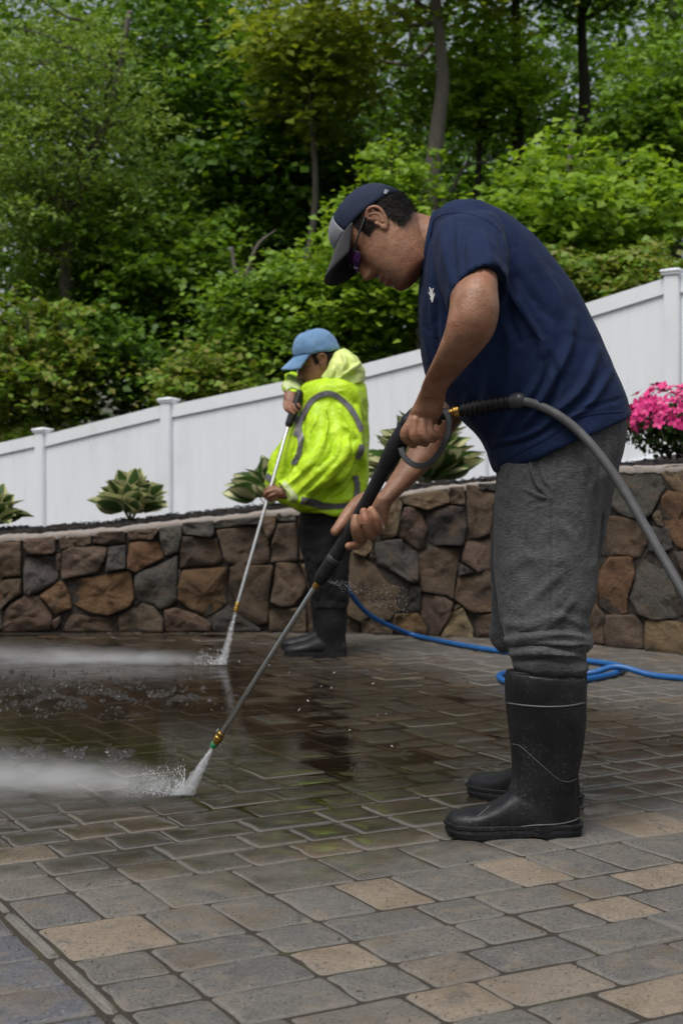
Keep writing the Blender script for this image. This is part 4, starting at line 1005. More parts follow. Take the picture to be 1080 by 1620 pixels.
class Head:
    """local axes: f forward, u up, s towards the camera side; metres from the ear canal's mid-plane"""
    def __init__(s, T, pitch, roll, k, yaw=0.0):
        a = R(180 + pitch); s.T = Vector(T); s.k = k
        f = Vector((math.cos(a), 0, math.sin(a))); u = Vector((math.sin(a), 0, -math.cos(a)));
        if u.z < 0: u = -u
        sd = Vector((0, -1, 0))
        q = Matrix.Rotation(roll, 3, f); u = q @ u; sd = q @ sd
        q = Matrix.Rotation(yaw, 3, u); f = q @ f; sd = q @ sd
        s.f, s.u, s.s = f, u, sd
    def p(s, f, u, sd): return s.T + (s.f * f + s.u * u + s.s * sd) * s.k
    ROW = [  # u, front, back, half width, nose height, nose half width
        (0.106, 0.012, -0.02, 0.016, 0, .01), (0.100, 0.045, -0.053, 0.042, 0, .01), (0.086, 0.070, -0.078, 0.060, 0, .01), (0.066, 0.087, -0.092, 0.070, 0, .01), (0.046, 0.094, -0.098, 0.074, 0, .01),
        (0.032, 0.097, -0.100, 0.075, 0.001, .02), (0.018, 0.095, -0.103, 0.0755, 0.004, .009), (0.006, 0.0925, -0.101, 0.074, 0.009, .009), (-0.010, 0.093, -0.097, 0.073, 0.015, .010), (-0.026, 0.094, -0.091, 0.072, 0.022, .012), (-0.040, 0.095, -0.085, 0.0705, 0.0275, .0145), (-0.048, 0.0955, -0.081, 0.0695, 0.024, .0165),
        (-0.055, 0.0955, -0.077, 0.068, 0.009, .014), (-0.062, 0.0955, -0.072, 0.067, 0.001, .02), (-0.072, 0.096, -0.066, 0.0655, 0.001, .018), (-0.080, 0.0965, -0.06, 0.064, 0, .02), (-0.091, 0.096, -0.052, 0.062, 0, .02),
        (-0.100, 0.0945, -0.046, 0.060, 0, .02), (-0.108, 0.093, -0.04, 0.057, 0, .02), (-0.118, 0.0915, -0.034, 0.053, 0.002, .018), (-0.128, 0.088, -0.028, 0.047, 0.003, .018), (-0.136, 0.074, -0.022, 0.038, 0, .02), (-0.140, 0.05, -0.01, 0.02, 0, .02)]
    def rows(s, grow=0.0, n=72):
        P = catmull(s.ROW, 4); out = []
        t = np.linspace(0, 2 * np.pi, n, endpoint=False)
        for (u, fr, bk, hw, nh, nw) in P:
            c = (fr + bk) / 2 - 0.006; row = []
            for a in t:
                ca, sa = math.cos(a), math.sin(a)
                e = 2.35 if ca > 0 else 2.1
                x = abs(ca) ** (2 / e) * (1 if ca > 0 else -1); y = abs(sa) ** (2 / e) * (1 if sa > 0 else -1)
                f = c + x * ((fr - c) if ca > 0 else (c - bk)); sd = y * hw
                if ca > 0:
                    f += nh * math.exp(-(sd / nw) ** 2)
                    eye = math.exp(-((abs(sd) - 0.033) / 0.014) ** 2 - ((u - 0.010) / 0.012) ** 2); f -= 0.008 * eye
                    chk = math.exp(-((abs(sd) - 0.045) / 0.02) ** 2 - ((u + 0.03) / 0.025) ** 2); f += 0.004 * chk
                    lw = math.exp(-(sd / 0.019) ** 2)
                    f += lw * (0.0075 * math.exp(-((u + 0.0775) / 0.0055) ** 2) + 0.0065 * math.exp(-((u + 0.0925) / 0.0055) ** 2) - 0.006 * math.exp(-((u + 0.0852) / 0.0022) ** 2) - 0.003 * math.exp(-((u + 0.104) / 0.005) ** 2))
                    fold = math.exp(-((abs(sd) - 0.026 - 0.35 * (-0.055 - u)) / 0.0035) ** 2) * math.exp(-((u + 0.068) / 0.016) ** 2); f -= 0.0022 * fold
                    f += 0.004 * math.exp(-(abs(sd) - 0.012) ** 2 / 0.006 ** 2 - ((u + 0.045) / 0.006) ** 2)
                row.append(s.p(f + grow * ca, u + (grow if u > 0.05 else 0), sd + grow * sa))
            out.append(np.array(row))
        return out
    def solid(s): return skin_rings(s.rows())
    def ear(s, side):
        S = side; parts = []
        pts = [(0.007, -0.022), (-0.005, -0.021), (-0.016, -0.008), (-0.023, 0.010), (-0.020, 0.027), (-0.006, 0.036), (0.007, 0.031), (0.011, 0.020), (0.005, 0.012)]
        base = [0.072, 0.076, 0.081, 0.085, 0.087, 0.085, 0.080, 0.076, 0.072]
        parts.append(tube([s.p(f, u, S * b) for (f, u), b in zip(pts, base)], [q * s.k for q in (.005, .0055, .0046, .0046, .0046, .0048, .0046, .004, .003)], n=10, sub=4))
        anti = [(-0.003, -0.011), (-0.011, -0.001), (-0.013, 0.010), (-0.007, 0.022), (0.002, 0.027)]
        parts.append(tube([s.p(f, u, S * 0.080) for f, u in anti], [q * s.k for q in (.004, .0045, .0045, .004, .003)], n=8, sub=4))
        parts.append(ellipsoid(s.p(-0.007, 0.008, S * 0.073), [s.f * 0.0155 * s.k, s.u * 0.027 * s.k, s.s * 0.008 * s.k]))
        parts.append(ellipsoid(s.p(0.003, -0.019, S * 0.075), [s.f * 0.009 * s.k, s.u * 0.011 * s.k, s.s * 0.006 * s.k]))
        parts.append(ellipsoid(s.p(0.009, -0.003, S * 0.076), [s.f * 0.004 * s.k, s.u * 0.007 * s.k, s.s * 0.006 * s.k]))
        return parts
    def loc(s, co):
        d = (co - np.array(s.T)) / s.k
        return d @ np.array(s.f), d @ np.array(s.u), d @ np.array(s.s)
    def cap(s, root, m_crown, m_front, m_brim, top=0.121, rf=0.106, rs_=0.085, base=(0.020, 0.060), brim=(0.080, 0.028), wr=0.0):
        n, m = 72, 16; cf = -0.002; V = []; Fs = {0: [], 1: []}
        for i in range(m + 1):
            t_ = i / m; cr = math.cos(t_ * math.pi / 2) ** 0.72; hz = math.sin(t_ * math.pi / 2) ** 0.92
            for j in range(n):
                a = 2 * math.pi * j / n; ca, sa = math.cos(a), math.sin(a)
                b = base[0] + (base[1] - base[0]) * (ca + 1) / 2 + 0.002 * sa * sa
                f = cf + rf * ca * cr + (0.010 * (1 - cr) if ca > 0 else 0) ; sd = rs_ * sa * cr
                seamd = 0.0009 * (1 - min(1, abs(((j + 6) % 12) - 6) / 1.0))
                u = b + (top - b) * hz - seamd
                q = Vector(s.p(f, u, sd))
                if wr: q += Vector((noise.noise(q * 28), noise.noise(q * 28 + Vector((5, 0, 0))), noise.noise(q * 28 + Vector((0, 9, 0))))) * wr
                V.append(q)
        for i in range(m):
            for j in range(n):
                a_ = i * n + j; b_ = i * n + (j + 1) % n
                front = m_front is not None and (j <= 9 or j >= n - 9) and i < 11 - abs((j if j < n / 2 else j - n)) * 0.15
                Fs[1 if front else 0].append((a_, b_, b_ + n, a_ + n))
        def shell(name, F_, mt, par):
            used = sorted({i for q in F_ for i in q}); mp = {k: i for i, k in enumerate(used)}
            me = mesh(name, [V[i] for i in used], [tuple(mp[i] for i in q) for q in F_], True, True)
            o = link(name, me, par, mt); sm = o.modifiers.new('thick', 'SOLIDIFY'); sm.thickness = 0.0025; sm.offset = -1; return o
        crown = shell('cap', Fs[0], m_crown, root)
        if Fs[1]: shell('front_panel', Fs[1], m_front, crown)
        # curved brim
        nu, nv = 25, 9; V2 = []; F2 = []
        for i in range(nu):
            q = 2 * i / (nu - 1) - 1; a = q * 1.15
            f0 = cf + (rf - 0.002) * math.cos(a); s0 = (rs_ - 0.001) * math.sin(a); b0 = base[0] + (base[1] - base[0]) * (math.cos(a) + 1) / 2 + 0.002 * math.sin(a) ** 2
            f1 = cf + rf + brim[0] * (1 - abs(q) ** 3.0 * 0.75) - 0.02 * abs(q) ** 2; s1 = rs_ * 1.02 * q * (1 - 0.10 * abs(q) ** 4)
            for j in range(nv):
                w_ = j / (nv - 1); f = f0 + (f1 - f0) * w_; sd = s0 + (s1 - s0) * w_
                u = b0 - brim[1] * w_ - 0.016 * (sd / rs_) ** 2 * w_
                V2.append(s.p(f, u, sd))
        for i in range(nu - 1):
            for j in range(nv - 1): a_ = i * nv + j; F2.append((a_, a_ + 1, a_ + nv + 1, a_ + nv))
        o = link('brim', mesh('brim', V2, F2, True, True), crown, m_brim); sm = o.modifiers.new('thick', 'SOLIDIFY'); sm.thickness = 0.0042; sm.offset = 0
        # button and band
        link('button', mesh('button', *ellipsoid(s.p(cf + 0.010, top + 0.001, 0), [s.f * 0.007, s.s * 0.007, s.u * 0.004])), crown, m_crown)
        return crown
    def hair(s, root, m, inside, strands=2600, length=0.012, seed=1):
        """close-cropped hair: a cap of fur just proud of the scalp where inside(f,u,s) holds"""
        rows = s.rows(0.0028); n = len(rows[0]); V = []; Fs = []; idx = {}
        r_ = random.Random(seed)
        for i, row in enumerate(rows):
            f, u, sd = s.loc(row)
            for j in range(n):
                if inside(f[j], u[j], sd[j]): idx[i, j] = len(V); V.append(row[j])
        for i in range(len(rows) - 1):
            for j in range(n):
                k = [(i, j), (i, (j + 1) % n), (i + 1, (j + 1) % n), (i + 1, j)]
                if all(q in idx for q in k): Fs.append([idx[q] for q in k])
        keys = list(idx); cen = np.array(s.T)
        for _ in range(strands):
            k = r_.choice(keys); p = np.array(V[idx[k]]) + rng.normal(size=3) * 0.002
            nn = p - cen; nn -= np.array(s.u) * (nn @ np.array(s.u)) * 0.6; nn /= np.linalg.norm(nn) + 1e-9
            t_ = -np.array(s.u) * 0.8 - np.array(s.f) * 0.5 + nn * 0.42 + rng.normal(size=3) * 0.3; t_ /= np.linalg.norm(t_)
            L = length * s.k * r_.uniform(0.5, 1.2); w_ = np.cross(t_, nn); w_ /= np.linalg.norm(w_) + 1e-9; w_ *= 0.0007
            a = len(V); V += [tuple(p - w_), tuple(p + w_), tuple(p + t_ * L)]; Fs.append((a, a + 1, a + 2))
        return link('hair', mesh('hair', V, Fs), root, m)
def finger(pts, r): return tubepx(pts, r, n=12, sub=5)

# ------------------------------------------------------------------ the man in the navy shirt
p1 = empty('person', G(820, 1315)); tag(p1, 'person in navy T-shirt, grey sweatpants and rubber boots bending to spray the paving', 'person')
H1 = Head(W(604, 368, 3.47), 52, R(13), 0.99, R(4))
arm_near = loft([((700, 350), (780, 345), 3.36, 0.05), ((706, 400), (786, 390), 3.27, 0.055, 0.02), ((711, 455), (786, 428), 3.19, 0.056, 0.03), ((710, 487), (787, 462), 3.13, 0.054, 0.03), ((706, 510), (789, 492), 3.11, 0.052, 0.01), ((700, 532), (781, 527), 3.12, 0.050), ((689, 560), (760, 556), 3.15, 0.046), ((675, 590), (733, 586), 3.20, 0.039), ((666, 612), (709, 613), 3.25, 0.031), ((663, 628), (703, 632), 3.28, 0.028)], sub=6, n=36)
hand_near = loft([((664, 618), (704, 626), 3.27, 0.028), ((656, 636), (702, 640), 3.30, 0.030), ((648, 652), (698, 655), 3.32, 0.034), ((643, 664), (690, 668), 3.34, 0.034), ((643, 674), (682, 680), 3.35, 0.028)], sub=5, n=28)
fingers_near = [finger([(652, 664, 3.315), (640, 688, 3.32), (654, 703, 3.345)], (7.8, 8.4, 7.2)), finger([(657, 664, 3.305), (655, 692, 3.305), (673, 701, 3.335)], (7.6, 8.0, 6.8)), finger([(668, 666, 3.305), (670, 690, 3.30), (686, 695, 3.33)], (7.4, 7.6, 6.4)), finger([(678, 668, 3.31), (682, 686, 3.305), (697, 689, 3.33)], (6.8, 6.8, 5.8)),
                finger([(676, 644, 3.36), (684, 658, 3.40), (694, 668, 3.41)], (7, 6.5, 5.5))]
arm_far = loft([((770, 420), (830, 400), 3.70, 0.05), ((745, 500), (800, 500), 3.74, 0.05), ((715, 585), (775, 590), 3.72, 0.048), ((690, 645), (742, 650), 3.68, 0.046), ((668, 676), (716, 685), 3.65, 0.043), ((645, 712), (695, 722), 3.61, 0.039), ((622, 746), (664, 756), 3.58, 0.033), ((606, 772), (637, 780), 3.56, 0.028), ((597, 788), (620, 797), 3.55, 0.026)], sub=5, n=32)
hand_far = loft([((596, 784), (622, 794), 3.55, 0.024), ((588, 800), (617, 805), 3.545, 0.022), ((582, 818), (613, 824), 3.54, 0.019), ((574, 838), (604, 842), 3.535, 0.016), ((568, 850), (590, 850), 3.53, 0.013)], sub=5, n=28)
fingers_far = [finger([(578, 846, 3.54), (567, 850, 3.50), (562, 835, 3.475), (562, 819, 3.48)], (8.6, 8.8, 8.2, 7.0)), finger([(590, 842, 3.53), (584, 845, 3.50), (579, 826, 3.475), (575, 809, 3.48)], (8.6, 8.8, 8.0, 6.8)), finger([(601, 836, 3.53), (598, 837, 3.50), (594, 820, 3.48), (587, 806, 3.485)], (8.2, 8.2, 7.4, 6.4)),
               finger([(575, 852, 3.55), (566, 862, 3.545), (551, 864, 3.52)], (7.8, 7.6, 6.4)), finger([(592, 786, 3.575), (570, 796, 3.58), (553, 812, 3.57), (540, 829, 3.55), (530, 841, 3.54)], (14, 14, 11.5, 9.6, 8.0))]
palm_web = loft([((575, 782), (604, 790), 3.57, 0.02), ((566, 796), (596, 812), 3.57, 0.018), ((560, 808), (585, 830), 3.565, 0.013)], sub=4, n=20)
neck = loft([((626, 425), (640, 330), 3.475, 0.058), ((652, 440), (655, 335), 3.485, 0.062), ((672, 437), (682, 343), 3.49, 0.066), ((690, 440), (712, 348), 3.50, 0.085), ((720, 460), (760, 360), 3.50, 0.12)], sub=5, n=36)
core = loft([((700, 440), (740, 345), 3.5, 0.12), ((690, 500), (800, 370), 3.5, 0.185), ((700, 560), (860, 430), 3.5, 0.185), ((750, 640), (920, 530), 3.5, 0.16), ((800, 700), (965, 640), 3.5, 0.16)], sub=4, n=32)
body = union('body', [H1.solid(), neck, core, arm_near, hand_near, arm_far, hand_far, palm_web] + fingers_near + fingers_far + H1.ear(1) + H1.ear(-1), 0.0022, 2, 0.45)
def beard(me, H, lipw=1.0):
    co = getco(me).astype(float); f, u, sd = H.loc(co); A = np.zeros((len(co), 3))
    chin = np.exp(-((f - 0.092) / 0.024) ** 2 - ((u + 0.116) / 0.018) ** 2 - (sd / 0.032) ** 2)
    must = np.exp(-((f - 0.10) / 0.02) ** 2 - ((u + 0.066) / 0.008) ** 2 - (sd / 0.032) ** 2)
    jaw = 0.30 * np.exp(-((u + 0.10) / 0.03) ** 2) * (np.abs(sd) > 0.02) * (f > 0.0) * (f < 0.11) * (u < -0.06)
    brow = np.exp(-((u - 0.028) / 0.006) ** 2 - ((np.abs(sd) - 0.035) / 0.02) ** 2) * (f > 0.05)
    A[:, 0] = np.clip(chin * 0.95 + must * 1.0 + jaw * 1.3 + brow, 0, 1)
    A[:, 1] = np.exp(-((f - 0.103) / 0.013) ** 2 - ((u + 0.086) / 0.010) ** 2 - (sd / 0.024) ** 2)
    vcol(me, 'm', A)
beard(body, H1)
body_o = link('body', body, p1, M_skin)
H1.hair(p1, M_hair, lambda f, u, s: (f < -0.012 - 0.25 * max(0, -u) and u > -0.050 + 0.35 * max(0, -0.05 - f) and u < 0.06) or (abs(s) > 0.05 and 0.012 < f < 0.045 and -0.004 < u < 0.055), 4200, 0.013)
cap1 = H1.cap(p1, M_capn, M_capg, M_brim)
# sunglasses
sg = []
fr_ = [H1.p(0.008, 0.034, 0.0785), H1.p(0.045, 0.020, 0.080), H1.p(0.085, 0.008, 0.068), H1.p(0.098, 0.006, 0.058)]
glo = link('sunglasses', mesh('sunglasses', *merge([tube(fr_, [0.0022] * 4, n=8), tube([H1.p(0.0, 0.014, -0.083), H1.p(0.085, 0.008, -0.068), H1.p(0.098, 0.006, -0.058)], [0.0022] * 3, n=8), tube([H1.p(0.108, 0.010, 0.016), H1.p(0.114, 0.012, 0), H1.p(0.108, 0.010, -0.016)], [0.002] * 3, n=8)])), p1, M_frame)
for sg_ in (1, -1):
    V, Fs = [], []; nu, nv = 11, 7
    for i in range(nu):
        a = i / (nu - 1); sd = 0.010 + 0.055 * a; f = 0.112 - 0.022 * a ** 2.2
        for j in range(nv):
            b = 2 * j / (nv - 1) - 1; hh = 0.019 * (1 - abs(2 * a - 1) ** 3.5 * 0.55); V.append(H1.p(f - 0.004 * b * b, 0.000 + b * hh, sg_ * sd))
    for i in range(nu - 1):
        for j in range(nv - 1): q = i * nv + j; Fs.append((q, q + 1, q + nv + 1, q + nv))
    lo = link('lens', mesh('lens', V, Fs, True, True), glo, M_lens); md = lo.modifiers.new('t', 'SOLIDIFY'); md.thickness = 0.002
    rim = [V[i * nv] for i in range(nu)] + [V[(nu - 1) * nv + j] for j in range(1, nv)] + [V[i * nv + nv - 1] for i in range(nu - 2, -1, -1)] + [V[j] for j in range(nv - 2, -1, -1)]
    link('rim', mesh('rim', *tube(rim, [0.0013] * len(rim), n=6, sub=1, dome=False)), glo, M_frame)

# shirt
sh = loft([((668, 425), (684, 338), 3.50, 0.075), ((664, 442), (712, 321), 3.50, 0.150), ((662, 470), (757, 323), 3.50, 0.200), ((661, 505), (805, 348), 3.50, 0.215), ((663, 540), (845, 378), 3.50, 0.213), ((667, 572), (880, 422), 3.50, 0.208), ((676, 603), (910, 463), 3.50, 0.206), ((701, 632), (938, 515), 3.50, 0.204), ((732, 665), (962, 570), 3.50, 0.202), ((757, 692), (980, 612), 3.50, 0.200), ((769, 712), (989, 640), 3.50, 0.200), ((782, 747), (992, 660), 3.50, 0.202), ((800, 742), (975, 662), 3.50, 0.180)], sub=7, n=72, e=2.3)
sl_n = loft([((692, 352), (778, 335), 3.40, 0.075), ((685, 372), (793, 358), 3.34, 0.088, 0.02), ((684, 400), (799, 385), 3.29, 0.090, 0.03), ((690, 435), (803, 415), 3.24, 0.087, 0.045), ((702, 466), (803, 443), 3.20, 0.083, 0.055), ((710, 484), (801, 457), 3.175, 0.081, 0.058), ((716, 480), (795, 455), 3.18, 0.074, 0.055)], sub=7, n=48)
sl_f = loft([((700, 360), (790, 345), 3.60, 0.08), ((705, 420), (800, 400), 3.68, 0.08), ((712, 480), (800, 460), 3.74, 0.078)], sub=6, n=40)
shirt = union('shirt', [sh, sl_n, sl_f], 0.0042, 6, 0.5)
strokes_disp(shirt, [
    ([(800, 455), (830, 500), (852, 535), (857, 560)], 7, 0.0190), ([(856, 540), (852, 600), (815, 650), (790, 690)], 8, 0.0190), ([(905, 500), (895, 560), (850, 640), (820, 680)], 9, 0.0228),
    ([(945, 555), (915, 620), (860, 665)], 8, 0.0190), ([(965, 590), (930, 640), (890, 665)], 7, 0.0171), ([(805, 520), (806, 600), (800, 660)], 8, 0.0171), ([(775, 560), (770, 620), (762, 670)], 9, 0.0171), ([(870, 560), (880, 610), (850, 660)], 6, -0.0171),
    ([(735, 630), (745, 660), (770, 690)], 6, 0.0133), ([(808, 420), (840, 470), (880, 510)], 10, -0.0114), ([(830, 390), (870, 450), (900, 520)], 11, 0.0114), ([(780, 700), (830, 690), (880, 660)], 5, 0.0114), ([(770, 715), (800, 705), (850, 690), (900, 655), (950, 640), (985, 630)], 4, -0.0076),
    ([(700, 370), (705, 410), (715, 450)], 6, 0.0114), ([(735, 370), (732, 400), (735, 430)], 5, -0.0095), ([(765, 360), (770, 390), (778, 425)], 7, 0.0114), ([(790, 370), (795, 410), (798, 445)], 5, -0.0095), ([(715, 345), (717, 380), (722, 440)], 5, -0.0076), ([(678, 380), (680, 430), (684, 480), (690, 530)], 5, 0.0114), ([(668, 460), (672, 520), (680, 570)], 5, 0.0114), ([(690, 480), (692, 540), (696, 590)], 5, -0.0114),
    ([(812, 440), (806, 500), (820, 540)], 8, -0.0190), ([(640, 660), (870, 600), (930, 540)], 6, 0.0000)])
noise_disp(shirt, 9, 0.0045, (1.0, 1.0, 0.55), 2)
noise_disp(shirt, 26, 0.0012, (1.2, 1.0, 0.5), 5)
shirt_o = link('shirt', shirt, p1, M_shirt); sb = bvh_of(shirt)
link('collar', mesh('collar', *tube([W(671, 432, 3.42), W(666, 430, 3.47), W(665, 428, 3.53), W(672, 395, 3.585), W(683, 350, 3.57), W(687, 337, 3.50), W(683, 350, 3.43), W(675, 392, 3.408), W(671, 432, 3.42)], [0.0065] * 9, n=10, sub=6, dome=False)), shirt_o, M_shirt)
def part(name, vf, parent, m):
    if vf[0] and vf[1]: return link(name, mesh(name, *vf), parent, m)
part('sleeve_hem', seam(sb, [(710, 476), (716, 460), (728, 446), (745, 434), (762, 429), (780, 434), (792, 444), (800, 452)], 0.0022), shirt_o, M_shirt)
part('sleeve_hem', seam(sb, [(709, 481), (715, 466), (727, 452), (745, 439), (762, 434), (779, 438), (791, 448), (800, 457)], 0.0014), shirt_o, M_shirt)
part('shoulder_seam', seam(sb, [(683, 352), (700, 340), (722, 337), (745, 339), (768, 348), (783, 358), (792, 372), (797, 390)], 0.0018), shirt_o, M_shirt)
part('side_seam', seam(sb, [(803, 462), (818, 485), (832, 508), (846, 526), (854, 536)], 0.0013), shirt_o, M_shirt)
part('hem', seam(sb, [(783, 738), (810, 722), (840, 706), (870, 690), (905, 664), (940, 655), (985, 651)], 0.0018), shirt_o, M_shirt)
# small white emblem on the chest
em = []
for pts, hw in (([(679.8, 454.2), (681.4, 462.8), (683.8, 472.9)], 1.2), ([(685.4, 455.9), (683.8, 462.8), (684.6, 472.9)], 1.1), ([(678.2, 461.9), (681.4, 467.9), (683.8, 476.4)], 1.1), ([(687.0, 463.6), (685.4, 469.6), (683.8, 477.2)], 1.2), ([(681.4, 471.2), (683.0, 475.5), (683.8, 478.1)], 1.3), ([(682.2, 456.8), (683.0, 466.1)], 0.9)):
    em.append(ribbon(sb, pts, hw * 0.7, 0.0015, 5, 3))
part('emblem', merge(em), shirt_o, M_white)
cbv = bvh_of(cap1.data)
part('label_tag', ribbon(cbv, [(607, 304), (614, 306), (621, 310)], 3.4, 0.003, 5, 3), cap1, M_capg)

# sweatpants
hips = loft([((792, 690), (986, 655), 3.50, 0.175), ((787, 745), (985, 690), 3.50, 0.185), ((785, 790), (974, 750), 3.50, 0.18), ((790, 830), (955, 815), 3.50, 0.15)], sub=6, n=60, e=2.3)
leg_n = loft([((800, 720), (975, 695), 3.42, 0.10), ((786, 770), (966, 755), 3.41, 0.105), ((784, 815), (955, 812), 3.40, 0.104), ((783, 862), (949, 862), 3.39, 0.100), ((783, 905), (944, 908), 3.38, 0.096), ((787, 950), (938, 952), 3.37, 0.090), ((793, 985), (929, 985), 3.36, 0.085), ((797, 1005), (931, 1003), 3.355, 0.086), ((801, 1018), (935, 1017), 3.35, 0.088), ((807, 1034), (924, 1032), 3.35, 0.080), ((810, 1044), (924, 1046), 3.35, 0.082), ((812, 1054), (928, 1058), 3.35, 0.082), ((820, 1064), (920, 1072), 3.35, 0.070)], sub=6, n=52, e=2.2)
leg_f = loft([((800, 740), (970, 720), 3.58, 0.10), ((782, 800), (966, 780), 3.60, 0.105), ((775, 870), (950, 862), 3.63, 0.10), ((774, 925), (936, 925), 3.66, 0.095), ((778, 980), (910, 982), 3.69, 0.086), ((776, 1004), (905, 1006), 3.70, 0.086), ((781, 1020), (900, 1022), 3.70, 0.08), ((792, 1030), (893, 1032), 3.70, 0.07)], sub=6, n=48, e=2.2)
pants = union('sweatpants', [hips, leg_n, leg_f], 0.0045, 5, 0.5)
strokes_disp(pants, [
    ([(797, 1012), (840, 1008), (890, 1004), (930, 1010)], 5, 0.0155), ([(800, 1024), (850, 1022), (900, 1028), (925, 1024)], 4, -0.0155), ([(806, 1036), (850, 1030), (890, 1034), (922, 1040)], 4, 0.0170), ([(815, 1046), (860, 1042), (900, 1050)], 3, -0.0139),
    ([(795, 985), (840, 990), (880, 975), (925, 990)], 7, 0.0093), ([(830, 960), (860, 930), (890, 905)], 9, 0.0093), ([(800, 900), (850, 880), (900, 890)], 10, 0.0062), ([(870, 800), (873, 850), (871, 900), (872, 960)], 3, -0.0047), ([(872, 700), (876, 740), (872, 790)], 4, 0.0062),
    ([(870, 790), (845, 782), (825, 772)], 4, 0.0093), ([(868, 792), (848, 795), (836, 800)], 3.5, -0.0078), ([(872, 788), (850, 776), (838, 762)], 3, -0.0078), ([(838, 722), (840, 745), (850, 768), (870, 788)], 3, 0.0093), ([(845, 720), (848, 745), (857, 765), (872, 782)], 4, -0.0124),
    ([(955, 700), (950, 750), (945, 810), (940, 880)], 6, -0.0093), ([(930, 690), (925, 740), (915, 790)], 8, 0.0062), ([(880, 830), (905, 850), (925, 900)], 8, 0.0062), ([(820, 840), (840, 870), (865, 880)], 9, -0.0062), ([(905, 950), (880, 980), (850, 1000)], 6, 0.0093)])
noise_disp(pants, 7, 0.008, (1, 1, 0.7), 4)
noise_disp(pants, 16, 0.0028, (1, 1, 1), 9, 1, True)
pants_o = link('sweatpants', pants, p1, M_pants); pb = bvh_of(pants)
part('pocket_seam', seam(pb, [(836, 718), (838, 738), (843, 756), (853, 773), (872, 789)], 0.0018), pants_o, M_pants)
part('side_seam', seam(pb, [(872, 790), (871, 830), (870, 880), (870, 930), (871, 985)], 0.0012), pants_o, M_pants)

# rubber boots
def boot(turn, dx, dy, detail=True):
    """traced at the near boot (depth 3.33); the other foot is turned about its shaft and set down further back"""
    q = 3.33; C0 = Vector(((862 - 540) / F * q, q, 0)); Rz = Matrix.Rotation(turn, 3, 'Z')
    def mv(p):
        p = Vector(p); return tuple(Rz @ (p - C0) + C0 + Vector((dx, dy, 0)))
    def T_(vf):
        v, f = vf; return [mv(p) for p in v], f
    shaft = loft([((800, 1060), (923, 1072), q, 0.078), ((798, 1075), (926, 1082), q, 0.080), ((799, 1110), (927, 1112), q, 0.080), ((803, 1144), (926, 1144), q, 0.077), ((807, 1180), (921, 1188), q, 0.070), ((809, 1210), (915, 1218), q, 0.062), ((808, 1235), (912, 1238), q, 0.055), ((800, 1258), (912, 1255), q, 0.048), ((800, 1285), (916, 1280), q, 0.045), ((800, 1312), (917, 1312), q, 0.044)], sub=5, n=44, e=2.15)
    foot = loft([((905, 1262), (908, 1318), q, 0.030), ((880, 1242), (880, 1319), q, 0.042), ((845, 1240), (845, 1319), q, 0.045), ((810, 1250), (806, 1319), q, 0.048), ((785, 1266), (775, 1319), q, 0.052), ((757, 1277), (747, 1319), q, 0.054), ((732, 1280), (725, 1318), q, 0.048), ((714, 1284), (712, 1315), q, 0.034), ((706, 1292), (706, 1309), q, 0.016)], sub=5, n=36, e=2.4)
    bo = link('boot', union('boot', [T_(shaft), T_(foot)], 0.0032, 6, 0.5), p1, M_rubber)
    # collar lip, open top edge
    # sole plan outline: heel to toe
    out = [(921, 0), (917, 0.030), (900, 0.043), (870, 0.044), (840, 0.042), (810, 0.045), (775, 0.055), (745, 0.058), (722, 0.050), (708, 0.030), (702, 0)]
    pl = [(x, w_) for x, w_ in out] + [(x, -w_) for x, w_ in out[-2:0:-1]]
    V, Fs = [], []; n = len(pl)
    for (z0, gsc) in ((0.0, 0.965), (0.012, 0.995), (0.020, 0.975), (0.0225, 1.01), (0.029, 1.01), (0.031, 0.95)):
        for (x, w_) in pl:
            X = (812 + (x - 812) * gsc - 540) / F * q; rise = 0.010 * max(0, (740 - x) / 40) ** 2; arch = 0.010 * math.exp(-((x - 850) / 12) ** 2) if z0 < 0.005 else 0
            V.append(mv((X, q + w_ * gsc, z0 + rise * 0.6 + arch)))
    for i in range(5):
        for j in range(n): a = i * n + j; b = i * n + (j + 1) % n; Fs.append((a, b, b + n, a + n))
    Fs += [tuple(range(n))[::-1], tuple(5 * n + k for k in range(n))]
    link('sole', mesh('sole', V, Fs, False, True), bo, M_rubber)
    if detail:
        bv = bvh_of(bo.data)
        part('band', seam(bv, [(801, 1112), (830, 1116), (862, 1118), (895, 1117), (925, 1112)], 0.0020), bo, M_rubgrey)
        part('rim', seam(bv, [(799, 1062), (830, 1066), (870, 1070), (922, 1076)], 0.0024), bo, M_rubber)
        part('seam', seam(bv, [(808, 1177), (822, 1180), (840, 1196), (860, 1214), (880, 1231), (897, 1237), (912, 1232)], 0.0009), bo, M_rubgrey)
        part('seam', seam(bv, [(755, 1292), (765, 1283), (775, 1274)], 0.0012), bo, M_rubgrey)
        part('welt', seam(bv, [(704, 1304), (730, 1312), (765, 1315), (800, 1311), (840, 1306), (880, 1304), (905, 1299), (918, 1292)], 0.0016), bo, M_rubgrey)
        part('heel_tab', box(W(917, 1277, 3.33), (0.012, 0.03, 0.005)), bo, M_rubber)
    return bo
boot(0.0, 0, 0)
boot(R(-34), (869 - 540) / F * 3.66 - (862 - 540) / F * 3.33, 3.66 - 3.33, False)

